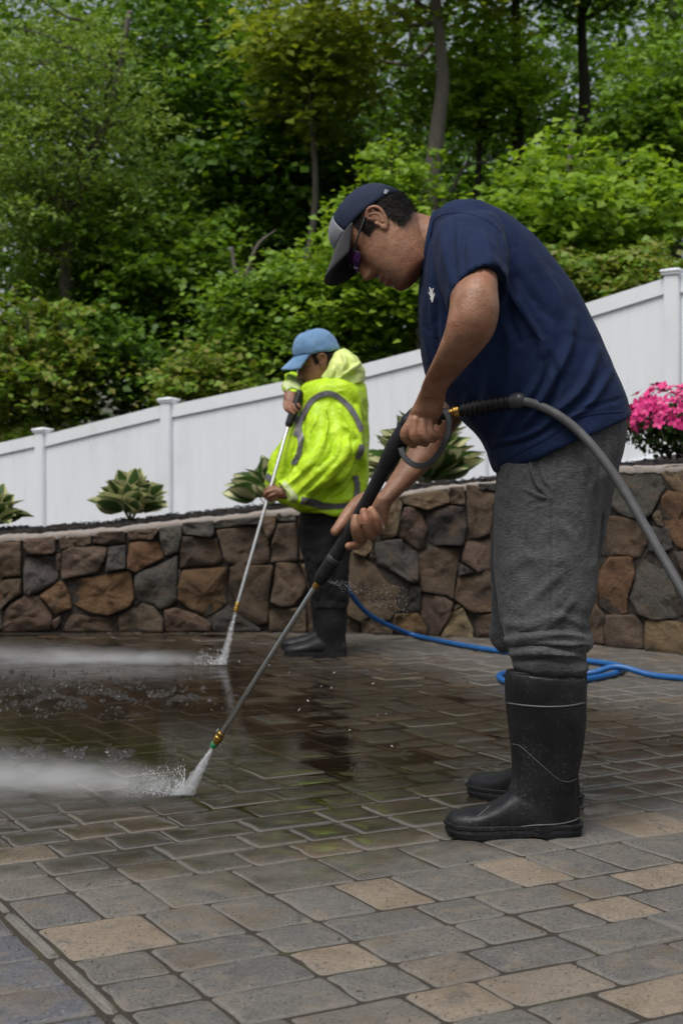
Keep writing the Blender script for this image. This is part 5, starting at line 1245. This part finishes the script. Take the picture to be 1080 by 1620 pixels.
# ------------------------------------------------------------------ the near spray gun
def gd(y): return 3.42 + (y - 655) / 529.0 * 0.32
gun = empty('pressure_washer_gun', W(500, 918, gd(918))); tag(gun, 'black pressure washer gun with long steel lance held by the man in blue', 'spray gun')
axis = [(662, 646, 8), (652, 660, 12), (641, 680, 14.5), (628, 704, 16), (615, 728, 14.5), (604, 748, 11.5), (580, 793, 10.2), (560, 829, 10.6), (540, 864, 10.8), (528, 885, 12.5), (512, 909, 11.5), (507, 917, 10)]
link('body', mesh('body', *tubepx([(x, y, gd(y)) for x, y, _ in axis], [h for *_, h in axis], n=20, sub=5)), gun, M_plastic)
# grip ribs along the front sleeve
rb = []
for off in (-6.5, -2.5, 2.5, 6.5):
    rb.append(tubepx([(600 + off * 0.86, 757 + off * 0.5, gd(757) - 0.0135 + abs(off) * 0.0008), (568 + off * 0.86, 815 + off * 0.5, gd(815) - 0.0135 + abs(off) * 0.0008), (536 + off * 0.86, 871 + off * 0.5, gd(871) - 0.0150 + abs(off) * 0.0008)], [1.3] * 3, n=6))
link('grip_ribs', mesh('grip_ribs', *merge(rb)), gun, M_plastic)
link('ring', mesh('ring', *tubepx([(531, 881, gd(880)), (527, 887, gd(887))], [12.9, 12.9], n=24, dome=False)), gun, M_band)
link('handle', mesh('handle', *tubepx([(645, 668, 3.41), (662, 660, 3.40), (682, 656, 3.39), (703, 655, 3.385)], [13, 10.5, 10, 9.5], n=18)), gun, M_plastic)
tg = [(634, 708, 3.415), (637, 719, 3.41), (645, 729, 3.405), (657, 736, 3.40), (669, 736, 3.40), (682, 730, 3.395), (694, 717, 3.39), (703, 700, 3.385), (709, 681, 3.385), (709, 662, 3.385), (703, 648, 3.39)]
A = catmull(tg, 5); V, Fs = [], []
T_ = np.gradient(A[:, :2], axis=0); T_ /= np.linalg.norm(T_, axis=1)[:, None]
for (x, y, d), tt in zip(A, T_):
    for (o_, dd) in ((-4.8, -0.018), (4.8, -0.018), (4.8, 0.018), (-4.8, 0.018)): V.append(W(x - tt[1] * o_, y + tt[0] * o_, d + dd))
for i in range(len(A) - 1):
    for j in range(4): a = i * 4 + j; b = i * 4 + (j + 1) % 4; Fs.append((a, b, b + 4, a + 4))
me = mesh('trigger_guard', V, Fs, False, True); o = link('trigger_guard', me, gun, M_band); bv = o.modifiers.new('b', 'BEVEL'); bv.width = 0.0025; bv.segments = 2
link('trigger', mesh('trigger', *tubepx([(646, 700, 3.40), (660, 690, 3.395), (680, 680, 3.39)], [4, 4, 3], n=10)), gun, M_plastic)
link('coupling', mesh('coupling', *merge([tubepx([(703, 655, 3.385), (712, 653, 3.38)], [5, 5], n=16, dome=False), tubepx([(711, 653.5, 3.38), (717, 652, 3.375)], [7.5, 7.5], n=6, dome=False), tubepx([(718, 652, 3.375), (727, 650, 3.37)], [9.2, 9.2], n=18, dome=False), tubepx([(726, 650, 3.37), (738, 648, 3.36)], [6.5, 6.5], n=16, dome=False)])), gun, M_brass)
link('lance_collar', mesh('lance_collar', *merge([tubepx([(508, 914, gd(914)), (503, 922, gd(922))], [7.5, 7.5], n=6, dome=False), tubepx([(503, 922, gd(922)), (497, 930, gd(930))], [5.5, 5.0], n=14, dome=False)])), gun, M_brass)
link('lance', mesh('lance', *tubepx([(500, 925, gd(925)), (348, 1164, gd(1164))], [4.2, 4.2], n=18, sub=2)), gun, M_steel)
noz = link('nozzle_coupler', mesh('nozzle_coupler', *merge([tubepx([(351, 1159, gd(1159)), (347, 1165, gd(1165))], [6.2, 6.2], n=16, dome=False), tubepx([(347.5, 1165, gd(1165)), (343.5, 1171, gd(1171))], [7.4, 7.4], n=18, dome=False), tubepx([(344, 1170.5, gd(1170)), (340.5, 1176, gd(1176))], [6, 6], n=16, dome=False)])), gun, M_brass)
link('nozzle_tip', mesh('nozzle_tip', *tubepx([(340.5, 1175.5, gd(1175)), (336.5, 1182, gd(1182))], [6.6, 5.0], n=10, dome=False)), noz, M_green)
# black bend restrictor with ribs, then the grey hose
hs = empty('pressure_hose', W(735, 648, 3.36)); tag(hs, 'grey pressure hose arching from the near gun past the grey sweatpants', 'hose')
ax = catmull([(733, 649, 3.362), (755, 644, 3.35), (780, 639, 3.335), (805, 635.5, 3.32), (818, 634, 3.31)], 6)
pts, hw = [], []
for i, q in enumerate(ax): pts.append(tuple(q)); hw.append(10.6 + (1.7 if i % 2 else -0.9))
link('strain_relief', mesh('strain_relief', *tubepx(pts, hw, n=18, sub=3)), hs, M_plastic)
link('collar', mesh('collar', *tubepx([(812, 634.8, 3.313), (821, 633.6, 3.305)], [13, 13], n=20)), hs, M_band)
hp = [(810, 635, 3.31), (828, 635, 3.30), (855, 643, 3.30), (885, 659, 3.29), (915, 683, 3.28), (948, 720, 3.26), (985, 774, 3.24), (1020, 834, 3.21), (1050, 886, 3.18), (1080, 938, 3.15), (1130, 1030, 3.1), (1200, 1180, 3.0), (1250, 1330, 2.98), (1300, 1384, 2.94), (1400, 1400, 2.88), (1700, 1408, 2.84), (2400, 1380, 2.98)]
link('tube', mesh('tube', *tubepx(hp, [7.5 * 3.3 / p[2] for p in hp], n=18, sub=8)), hs, M_hoseg)

# ------------------------------------------------------------------ the man in the yellow jacket
p2 = empty('person', G(505, 1032)); tag(p2, 'person in bright yellow-green rain jacket and denim cap washing the paving near the wall', 'person')
D2 = 7.08
H2 = Head(W(505, 573, D2), 17, R(-7), 1.10, R(8))
nk2 = loft([((497, 600), (528, 570), D2 + .01, .055), ((500, 615), (540, 590), D2 + .02, .06), ((490, 640), (560, 620), D2 + .02, .12)], sub=4, n=28)
core2 = loft([((490, 630), (560, 615), D2, .13), ((470, 690), (570, 690), D2, .17), ((460, 780), (570, 780), D2, .15)], sub=4, n=28)
fa2 = loft([((500, 640), (548, 650), 6.95, .05), ((500, 700), (545, 715), 6.88, .05), ((470, 745), (500, 768), 6.83, .042), ((446, 768), (464, 786), 6.83, .03), ((436, 772), (450, 790), 6.83, .027)], sub=4, n=24)
ha2 = loft([((438, 769), (450, 790), 6.83, .026), ((430, 768), (440, 789), 6.83, .022), ((424, 770), (431, 786), 6.83, .016)], sub=4, n=20)
fi2 = [finger([(432, 771, 6.82), (423, 773, 6.82), (418, 780, 6.83)], (3.0, 2.9, 2.4)), finger([(432, 776, 6.81), (423, 779, 6.81), (419, 786, 6.83)], (3.0, 2.9, 2.4)), finger([(434, 782, 6.81), (427, 785, 6.81), (423, 790, 6.83)], (3.0, 2.8, 2.4)), finger([(437, 787, 6.82), (431, 790, 6.82), (427, 793, 6.83)], (2.8, 2.6, 2.2)), finger([(436, 769, 6.86), (428, 768, 6.88), (422, 774, 6.88)], (3.2, 2.9, 2.4))]
fb2 = loft([((500, 625), (530, 640), 7.22, .05), ((472, 600), (500, 618), 7.22, .05), ((456, 604), (476, 612), 7.10, .035), ((450, 618), (472, 622), 7.02, .03)], sub=4, n=24)
hb2 = loft([((451, 617), (471, 621), 7.01, .028), ((448, 630), (473, 634), 6.98, .026), ((450, 642), (471, 644), 6.97, .022)], sub=4, n=20)
fb2f = [finger([(450, 637, 6.96), (452, 647, 6.94), (459, 653, 6.94)], (3.2, 3.0, 2.6)), finger([(456, 640, 6.945), (459, 650, 6.93), (465, 655, 6.93)], (3.2, 3.0, 2.6)), finger([(463, 640, 6.94), (467, 648, 6.93), (471, 651, 6.935)], (3.1, 2.9, 2.5)), finger([(469, 637, 6.95), (473, 643, 6.94), (475, 647, 6.945)], (2.9, 2.7, 2.3)), finger([(452, 632, 7.0), (455, 643, 7.0), (462, 650, 6.99)], (3.3, 3, 2.6))]
body2 = union('body', [H2.solid(), nk2, core2, fa2, ha2, fb2, hb2] + fi2 + fb2f + H2.ear(1) + H2.ear(-1), 0.0042, 3, 0.45)
beard(body2, H2); link('body', body2, p2, M_skin2)
H2.hair(p2, M_hair, lambda f, u, s: (f < -0.015 and u > -0.045 and u < 0.06) or (abs(s) > 0.05 and 0.012 < f < 0.04 and -0.004 < u < 0.05), 900, 0.008, 4)
cap2 = H2.cap(p2, M_denim, None, M_denim, top=0.150, rf=0.106, rs_=0.088, base=(0.026, 0.056), brim=(0.072, 0.036), wr=0.004)
jk = loft([((480, 608), (556, 596), D2, .10), ((474, 624), (573, 608), D2, .18), ((474, 645), (579, 632), D2, .20), ((464, 668), (581, 660), D2, .20), ((448, 696), (581, 692), D2, .19), ((431, 727), (581, 728), D2, .19), ((421, 757), (580, 760), D2, .19), ((424, 778), (577, 785), D2, .195), ((440, 795), (573, 808), D2, .20), ((470, 806), (566, 820), D2, .18), ((480, 800), (556, 812), D2, .14)], sub=6, n=64, e=2.1)
slv = loft([((488, 632), (560, 628), 6.98, .08), ((481, 655), (569, 655), 6.93, .080), ((480, 685), (571, 692), 6.89, .082), ((483, 708), (566, 722), 6.86, .080), ((474, 730), (544, 756), 6.83, .072), ((460, 748), (514, 774), 6.81, .066), ((448, 757), (492, 788), 6.81, .062), ((439, 762), (472, 797), 6.81, .064), ((440, 765), (468, 796), 6.81, .055)], sub=6, n=48, e=2.3)
slf = loft([((505, 612), (555, 622), 7.22, .08), ((482, 596), (522, 624), 7.27, .08), ((463, 588), (500, 622), 7.25, .075), ((452, 592), (486, 618), 7.16, .062), ((448, 604), (479, 618), 7.08, .054), ((449, 618), (475, 624), 7.02, .046)], sub=6, n=40, e=2.3)
jacket = union('jacket', [jk, slv, slf], 0.0075, 4, 0.5)
strokes_disp(jacket, [([(515, 640), (517, 680), (505, 715), (480, 745)], 5, 0.0374), ([(535, 640), (545, 670), (560, 690)], 5, 0.0306), ([(500, 660), (490, 690), (487, 710)], 5, 0.0272), ([(530, 690), (525, 715), (505, 740)], 5, -0.0306), ([(550, 690), (545, 720), (520, 750)], 4, 0.0306), ([(560, 720), (530, 760), (505, 785)], 5, -0.0306),
    ([(560, 740), (535, 775), (500, 800)], 5, 0.0340), ([(565, 700), (575, 740), (572, 790)], 4, 0.0272), ([(560, 620), (572, 660), (574, 700)], 5, 0.0238), ([(455, 670), (440, 700), (428, 740)], 4, 0.0238), ([(470, 690), (458, 730), (448, 760)], 4, -0.0272), ([(478, 690), (470, 720), (462, 745)], 3, 0.0238), ([(490, 735), (470, 755), (452, 768)], 4, 0.0238), ([(515, 745), (490, 770), (475, 785)], 4, -0.0238), ([(470, 812), (510, 808), (560, 800)], 4, -0.0170), ([(475, 800), (480, 790), (520, 795), (560, 785)], 4, 0.0238)])
noise_disp(jacket, 4.2, 0.017, (1, 1, 0.7), 8, 1, True); noise_disp(jacket, 9, 0.009, (1, 1, 0.6), 3, 1, True)
jo = link('jacket', jacket, p2, M_jacket); jb = bvh_of(jacket)
for pts, hw in (([(468, 690), (474, 672), (484, 650), (496, 632), (514, 623), (530, 625), (548, 640), (562, 660), (571, 682)], 4.2), ([(470, 660), (473, 675), (476, 700), (472, 720), (465, 735)], 4.5), ([(572, 704), (569, 715), (565, 726)], 4.6), ([(560, 752), (564, 768), (562, 788)], 4.0)):
    part('reflective_stripe', ribbon(jb, pts, hw, 0.006), jo, M_refl)
part('reflective_stripe', ribbon(jb, [(476, 791), (495, 796), (515, 800), (535, 801), (555, 798), (574, 790)], 5.2, 0.006), jo, M_refl)
part('reflective_stripe', ribbon(jb, [(422, 752), (428, 757), (436, 761)], 5.0, 0.006), jo, M_refl)
part('cuff', ribbon(jb, [(446, 766), (455, 778), (466, 792)], [8, 8, 8], 0.006), jo, M_reflw)
part('cuff', ribbon(jb, [(450, 613), (460, 608), (474, 612)], 6, 0.006), jo, M_reflw)
# hood lying bunched behind the neck
hd = loft([((508, 596), (516, 608), 7.02, 0.03), ((519, 580), (528, 613), 7.03, 0.09), ((530, 558), (541, 617), 7.07, 0.13), ((544, 552), (553, 618), 7.08, 0.145), ((559, 562), (565, 616), 7.08, 0.14), ((570, 572), (573, 610), 7.08, 0.11), ((575, 583), (576, 600), 7.08, 0.05)], sub=6, n=36, e=2.2)
hood = union('hood', [hd], 0.006, 2, 0.5)
strokes_disp(hood, [([(532, 602), (545, 592), (558, 582), (570, 575)], 3, 0.022), ([(535, 604), (552, 604), (570, 602)], 2.6, 0.022), ([(545, 598), (556, 594), (568, 590)], 5, -0.040), ([(540, 556), (546, 572), (541, 590)], 3, 0.018), ([(530, 575), (532, 590), (524, 604)], 3, -0.016), ([(552, 560), (560, 572), (569, 576)], 3, 0.016), ([(551, 567), (553, 576), (549, 585)], 3, -0.018)])
noise_disp(hood, 14, 0.008, (1, 1, 1), 2, 2)
link('hood', hood, jo, M_hood)
# trousers
tr1 = loft([((474, 790), (566, 790), D2 + .02, .16), ((473, 830), (560, 830), D2, .15), ((474, 865), (556, 868), D2 - .02, .12)], sub=5, n=40)
tr2 = loft([((474, 830), (556, 830), 6.98, .09), ((476, 870), (553, 874), 6.97, .092), ((483, 905), (550, 910), 6.97, .085), ((490, 935), (549, 938), 6.97, .078), ((494, 962), (549, 964), 6.97, .074)], sub=5, n=36)
tr3 = loft([((478, 830), (556, 830), 7.18, .09), ((482, 880), (550, 880), 7.24, .088), ((492, 920), (545, 920), 7.27, .08), ((497, 950), (543, 950), 7.28, .074)], sub=5, n=36)
tro = union('trousers', [tr1, tr2, tr3], 0.008, 4, 0.5); noise_disp(tro, 9, 0.016, (1, 1, 1), 6, 3)
link('trousers', tro, p2, M_dpants)
for (dd, ddx, name) in ((6.98, 0, 'a'), (7.27, -6, 'b')):
    k = 6.98 / dd; cx = 540
    def q(x, y):      # traced on the near boot, carried back along the ground
        return (x + ddx, HOR + (y - HOR) * k)
    sh2 = loft([(q(497, 925), q(549, 926), dd, .062), (q(497, 950), q(549, 950), dd, .066), (q(499, 980), q(549, 980), dd, .064), (q(501, 1004), q(547, 1004), dd, .056), (q(500, 1022), q(548, 1022), dd, .050), (q(498, 1036), q(548, 1036), dd, .048)], sub=5, n=32)
    ft2 = loft([(q(546, 1010), q(547, 1036), dd, .036), (q(525, 1005), q(525, 1037), dd, .046), (q(503, 1006), q(500, 1037), dd, .05), (q(487, 1012), q(482, 1037), dd, .053), (q(470, 1017), q(467, 1036), dd, .052), (q(457, 1020), q(456, 1035), dd, .038), (q(451, 1025), q(451, 1033), dd, .02)], sub=5, n=28)
    bo = link('boot', union('boot', [sh2, ft2], 0.005, 5, 0.5), p2, M_rubber)
    zmin = min(v[2] for v in getco(bo.data)); bo.location.z -= zmin
    X0, X1 = W(451 + ddx, 1030, dd).x, W(548 + ddx, 1030, dd).x; V, Fs = [], []
    pl = [(X1 + .002, 0), (X1 - .006, .036), (X1 - .06, .05), (X1 - .15, .052), (X0 + .07, .06), (X0 + .02, .042), (X0 - .004, 0)]; pl = pl + [(x, -w_) for x, w_ in pl[-2:0:-1]]; n = len(pl)
    for z in (0.0, 0.024):
        for x, w_ in pl: V.append((x, dd + w_, z))
    Fs = [(j, (j + 1) % n, n + (j + 1) % n, n + j) for j in range(n)] + [tuple(range(n))[::-1], tuple(range(n, 2 * n))]
    so = link('sole', mesh('sole', V, Fs, False, True), bo, M_rubber); so.matrix_parent_inverse = Matrix.Identity(4); so.location.z = -bo.location.z if False else 0
    so.matrix_parent_inverse = parent_inv(bo)

# his lance
def g2d(y): return 6.96 - (y - 640) / 330.0 * 0.26
gun2 = empty('pressure_washer_gun', W(420, 800, g2d(800))); tag(gun2, 'pale steel spray lance with black foam grip held by the man in yellow', 'spray gun')
link('grip', mesh('grip', *tubepx([(474, 622, g2d(622)), (468, 640, g2d(640)), (463, 655, g2d(655)), (457, 671, g2d(671))], [6, 7.2, 7, 6.2], n=16)), gun2, M_plastic)
link('collar', mesh('collar', *tubepx([(457, 670, g2d(670)), (455.5, 676, g2d(676))], [4, 3.6], n=12, dome=False)), gun2, M_brass)
link('lance', mesh('lance', *tubepx([(456, 674, g2d(674)), (376, 955, g2d(955))], [2.9, 2.9], n=14, sub=2)), gun2, M_galv)
link('nozzle', mesh('nozzle', *merge([tubepx([(376.5, 953, g2d(953)), (374.5, 960, g2d(960))], [4.2, 4.2], n=12, dome=False), tubepx([(374.2, 961, g2d(961)), (372.5, 968, g2d(968))], [4.6, 3.6], n=12, dome=False)])), gun2, M_brass)

# ------------------------------------------------------------------ blue hose
HR = 0.0135
def gh(x, y): return G(x, y, HR + 0.002)
pts = [Vector((W(520, 700, 7.4).x, 7.42, 0.95)), Vector((W(528, 800, 7.4).x, 7.46, 0.62)), W(541, 895, 7.42), W(548, 926, 7.45), W(562, 950, 7.52), W(586, 974, 7.62), W(618, 991, 7.74)]
pts += [gh(655, 1005), gh(700, 1015), gh(755, 1025), gh(800, 1031), gh(870, 1039), gh(930, 1046), gh(968, 1051), gh(984, 1057), gh(970, 1066), gh(925, 1075), gh(860, 1082), gh(805, 1079), gh(789, 1071), gh(802, 1065), gh(860, 1062)]
pts += [gh(930, 1065) + Vector((0, 0, 0.0)), gh(975, 1064) + Vector((0, 0, 0.026)), gh(1030, 1068), gh(1090, 1074), gh(1200, 1086), gh(1400, 1105)]
tag(link('blue_hose', mesh('blue_hose', *tube(pts, [HR] * len(pts), n=14, sub=8)), None, M_hoseb), 'blue water hose curving along the paving to a loop behind the boots', 'hose')
pts = [W(950, 738, 8.3), W(990, 716, 8.6), W(1020, 712, 8.8), W(1060, 722, 8.6), W(1120, 728, 8.3)]
for p in pts: p.z = bed_z(p.x, p.y) + 0.012
tag(link('blue_hose', mesh('blue_hose', *tube(pts, [0.012] * 5, n=10, sub=6)), None, M_hoseb), 'short stretch of blue hose lying on the bed below the azalea', 'hose')

# ================================================================== WATER IN THE AIR
def spray_vol(name, dens, wid, hei, L, scale):
    """soft white mist: density falls off smoothly from the spine of the plume and along its length"""
    t = NT(name); o = t.obj(); s = t.n('SeparateXYZ'); t.l(o, s.inputs[0])
    x, y, z = s.outputs
    n = t.noise(scale, 4, 0.65, vec=t.mapping(o, (0.5, 1, 1.2)), dist=0.6); n2 = t.noise(scale * 3, 3, 0.6, vec=t.mapping(o, (0.5, 1, 1)))
    a = t.math('MAXIMUM', t.math('DIVIDE', x, L), 0.0)
    sw = t.math('ADD', wid[0], t.math('MULTIPLY', a, wid[1])); sh_ = t.math('ADD', hei[0], t.math('MULTIPLY', a, hei[1]))
    zz = t.math('DIVIDE', t.math('SUBTRACT', z, t.math('MULTIPLY', sh_, 0.5)), sh_); yy = t.math('DIVIDE', y, sw)
    rr = t.math('ADD', t.math('MULTIPLY', zz, zz), t.math('MULTIPLY', yy, yy))
    g = t.math('POWER', 2.718, t.math('MULTIPLY', rr, -1.0))
    along = t.math('MULTIPLY', t.mr(a, 0.0, 0.10), t.math('ADD', 0.28, t.math('MULTIPLY', t.math('POWER', 2.718, t.math('MULTIPLY', a, -3.2)), 1.1)))
    along = t.math('MULTIPLY', along, t.mr(a, 1.0, 0.7))
    tex = t.math('ADD', 0.12, t.math('MULTIPLY', t.mr(t.math('ADD', t.math('MULTIPLY', n, 0.7), t.math('MULTIPLY', n2, 0.3)), 0.38, 0.64), 1.7))
    d = t.math('MULTIPLY', t.math('MULTIPLY', t.math('MULTIPLY', g, along), tex), dens)
    v = t.n('VolumePrincipled'); v.inputs['Color'].default_value = (0.98, 0.985, 1.0, 1); t.l(d, v.inputs['Density']); v.inputs['Anisotropy'].default_value = 0.2
    return t.done(None, v.outputs[0])
def plume(parent, origin, dirv, L, wid, hei, m, up=0.0):
    """closed hull around the mist, with its own axes: x along the blow, z up"""
    prof = []
    n = 20
    for i in range(9):
        a = i / 8; w_ = (wid[0] + wid[1] * a) * 2.2; h = (hei[0] + hei[1] * a) * 2.2; row = []
        for j in range(n):
            q = 2 * math.pi * j / n; row.append((a * L, w_ * math.cos(q), max(0.003, h * 0.23 + h * math.sin(q))))
        prof.append(np.array(row))
    me = mesh('mist', *skin_rings(prof), True, True); o = bpy.data.objects.new('mist', me); COL.objects.link(o); me.materials.append(m)
    o.parent = parent; o.matrix_parent_inverse = parent_inv(parent)
    o.location = origin; o.rotation_euler = (0, 0, math.atan2(dirv[1], dirv[0]))
    return o
M_drop = NT('water_drop'); dq = M_drop.bsdf((0.93, 0.95, 0.97), 0.12, Transmission_Weight=0.25, IOR=1.33); M_drop = M_drop.done(dq)
def jet_vol(name, dens):
    t = NT(name); o = t.pos(); n = t.noise(55, 3, vec=t.mapping(o, (1.6, 1.6, 0.25)))
    v = t.n('VolumePrincipled'); v.inputs['Color'].default_value = (0.97, 0.98, 1, 1); t.l(t.math('MULTIPLY', t.mr(n, 0.3, 0.65, 0.35, 1.0), dens), v.inputs['Density']); v.inputs['Anisotropy'].default_value = 0.2
    return t.done(None, v.outputs[0])
def droplets(name, parent, gen, n, seed):
    r_ = random.Random(seed); V, Fs = [], []
    ico = [(0, 0, 1), (1, 0, 0), (0, 1, 0), (-1, 0, 0), (0, -1, 0), (0, 0, -1)]; fi = [(0, 1, 2), (0, 2, 3), (0, 3, 4), (0, 4, 1), (5, 2, 1), (5, 3, 2), (5, 4, 3), (5, 1, 4)]
    for _ in range(n):
        p, vel, r = gen(r_); k = len(V); v = Vector(vel).normalized() if Vector(vel).length > 0 else Vector((0, 0, 1)); st = r_.uniform(1.2, 6.0)
        for q in ico:
            w_ = Vector(q); al = w_.dot(v); w_ = w_ + v * al * (st - 1); V.append(Vector(p) + w_ * r)
        Fs += [tuple(a + k for a in q) for q in fi]
    o = link(name, mesh(name, V, Fs), parent, M_drop); tag(o, kind='stuff'); return o
def splash(tip, hit, blow, L, wid, hei, dens, fan, label, seed, jd, nd):
    root = empty('water_spray', hit); tag(root, label, 'water spray')
    M = spray_vol('mist', dens, wid, hei, L, 9.0)
    bl = Vector(blow).normalized()
    plume(root, hit, bl, L, wid, hei, M)
    # the fan-shaped jet from nozzle to stone
    T_, H_ = np.array(tip), np.array(hit); side = np.array([bl.x, bl.y, 0]); per = np.cross(side, [0, 0, 1.0]); rows = []
    for i in range(7):
        a = i / 6; c = T_ * (1 - a) + H_ * a; w_ = fan[0] + (fan[1] - fan[0]) * a ** 0.9; th = fan[0] * 0.9 + (fan[2] - fan[0]) * a
        rows.append(np.array([c + side * w_ * math.cos(q) + per * th * math.sin(q) for q in np.linspace(0, 2 * np.pi, 18, endpoint=False)]))
    link('jet', mesh('jet', *skin_rings(rows), True, True), root, jet_vol('jet_water', jd))
    def g1(r_):      # crown of drops thrown up where the jet strikes
        a = r_.uniform(0, 6.28); vr = r_.random() ** 1.3; ou = Vector((math.cos(a), math.sin(a) * 0.7, 0)) * 0.75 + bl * 0.75; h = r_.random() ** 1.8 * fan[1] * 3.4 * (0.25 + vr * 0.75)
        p = Vector(hit) + ou * vr * fan[1] * 4.2 + Vector((0, 0, h + 0.003)); return p, ou * 1.0 + Vector((0, 0, 0.9)), r_.uniform(0.0003, 0.0009) * fan[3]
    droplets('drops', root, g1, nd, seed)
    def g3(r_):      # streaks inside the jet
        a = r_.random(); w_ = fan[0] + (fan[1] - fan[0]) * a; c = Vector(tip) * (1 - a) + Vector(hit) * a
        c += bl * r_.gauss(0, 0.45) * w_ + Vector((0, 1, 0)) * r_.gauss(0, 0.4) * fan[2]
        return c, Vector(hit) - Vector(tip), r_.uniform(0.0004, 0.0010) * fan[3]
    droplets('drops', root, g3, nd // 2, seed + 9)
    return root
hit1 = G(292, 1258, 0.004); splash(W(336, 1183, gd(1183)), hit1, (-1, 0.10, 0), 1.5, (0.06, 0.16), (0.030, 0.075), 7.5, (0.0045, 0.026, 0.011, 1.0), 'white fan of water and mist where the near lance strikes the pavers', 4, 48, 1700)
hit2 = G(352, 1052, 0.004); splash(W(372.5, 968, g2d(968)), hit2, (-1, 0.05, 0), 2.6, (0.08, 0.32), (0.024, 0.05), 4.6, (0.006, 0.022, 0.012, 1.6), 'narrow jet and drifting mist below the far lance', 8, 42, 600)
# stray drops in the air and the fine leak at the gun collar
def stray(r_):
    x, y, d = r_.uniform(330, 640), r_.uniform(1040, 1200), r_.uniform(3.6, 5.2); p = W(x, y, d); p.z = max(p.z, 0.01)
    return p, (r_.uniform(-0.6, 1), 0.1, r_.uniform(0.2, 1)), r_.uniform(0.0007, 0.0017)
so = droplets('water_drops', None, stray, 16, 3); tag(so, 'scattered single drops flying above the wet pavers', 'water drops', kind='stuff')
def leak(r_):
    a = r_.random(); x, y = 515 + 130 * a, 918 + (8 + 60 * r_.random()) * a + r_.gauss(0, 2); d = gd(918) + 0.25 * a
    return W(x, y, d), (1, 0.3, -0.25), r_.uniform(0.00025, 0.0006)
lo = droplets('water_leak', None, leak, 420, 5); tag(lo, 'fine leak of droplets spraying right from the gun collar', 'water leak', kind='stuff')

# rinsed-off dirt and grit lying in the puddle, loose grit and bits on the dry stones
M_grit = simple('washed_dirt', (0.012, 0.010, 0.008), (0.045, 0.036, 0.028), 60, 0.35)
rg = random.Random(21); V, Fs = [], []
def bit(p, r, V, Fs):
    k = len(V); a0 = rg.uniform(0, 6.28); n = 6
    for j in range(n):
        a = a0 + 6.283 * j / n; q = r * rg.uniform(0.6, 1.3); V.append((p[0] + q * math.cos(a), p[1] + q * math.sin(a) * rg.uniform(0.6, 1.0), p[2] - 0.002))
    V.append((p[0], p[1], p[2] + r * rg.uniform(0.4, 0.9)))
    for j in range(n): Fs.append((k + j, k + (j + 1) % n, k + n))
for _ in range(3400):
    c = rg.random()
    if c < 0.55: x, y = rg.gauss(120, 95), rg.gauss(1098, 17)
    elif c < 0.78: x, y = rg.uniform(0, 320), 1104 + rg.gauss(0, 4)
    else: x, y = rg.uniform(-60, 210), 1193 + rg.gauss(0, 4.5)
    if noise.noise(Vector((x * 0.03, y * 0.09, 2))) < -0.05: continue
    p = G(x, max(1062, y), 0.0); bit((p.x, p.y, 0.003), rg.uniform(0.003, 0.010) * (1.0 if rg.random() < 0.85 else 1.7), V, Fs)
tag(link('washed_dirt', mesh('washed_dirt', V, Fs, True), None, M_grit), 'dark washed-off dirt clumped in the puddle at left', 'dirt', kind='stuff')
V, Fs = [], []
for _ in range(420):
    x, y = rg.uniform(-20, 1100), 1320 + 320 * rg.random(); p = G(x, y, 0.0); bit((p.x, p.y, 0.0015), rg.uniform(0.0008, 0.0024), V, Fs)
for _ in range(70):
    x, y = rg.uniform(930, 1080), rg.uniform(1050, 1180); p = G(x, y, 0.0); bit((p.x, p.y, 0.002), rg.uniform(0.003, 0.007), V, Fs)
tag(link('grit', mesh('grit', V, Fs, True), None, M_grit), 'loose dark grit scattered on the drier pavers', 'grit', kind='stuff')
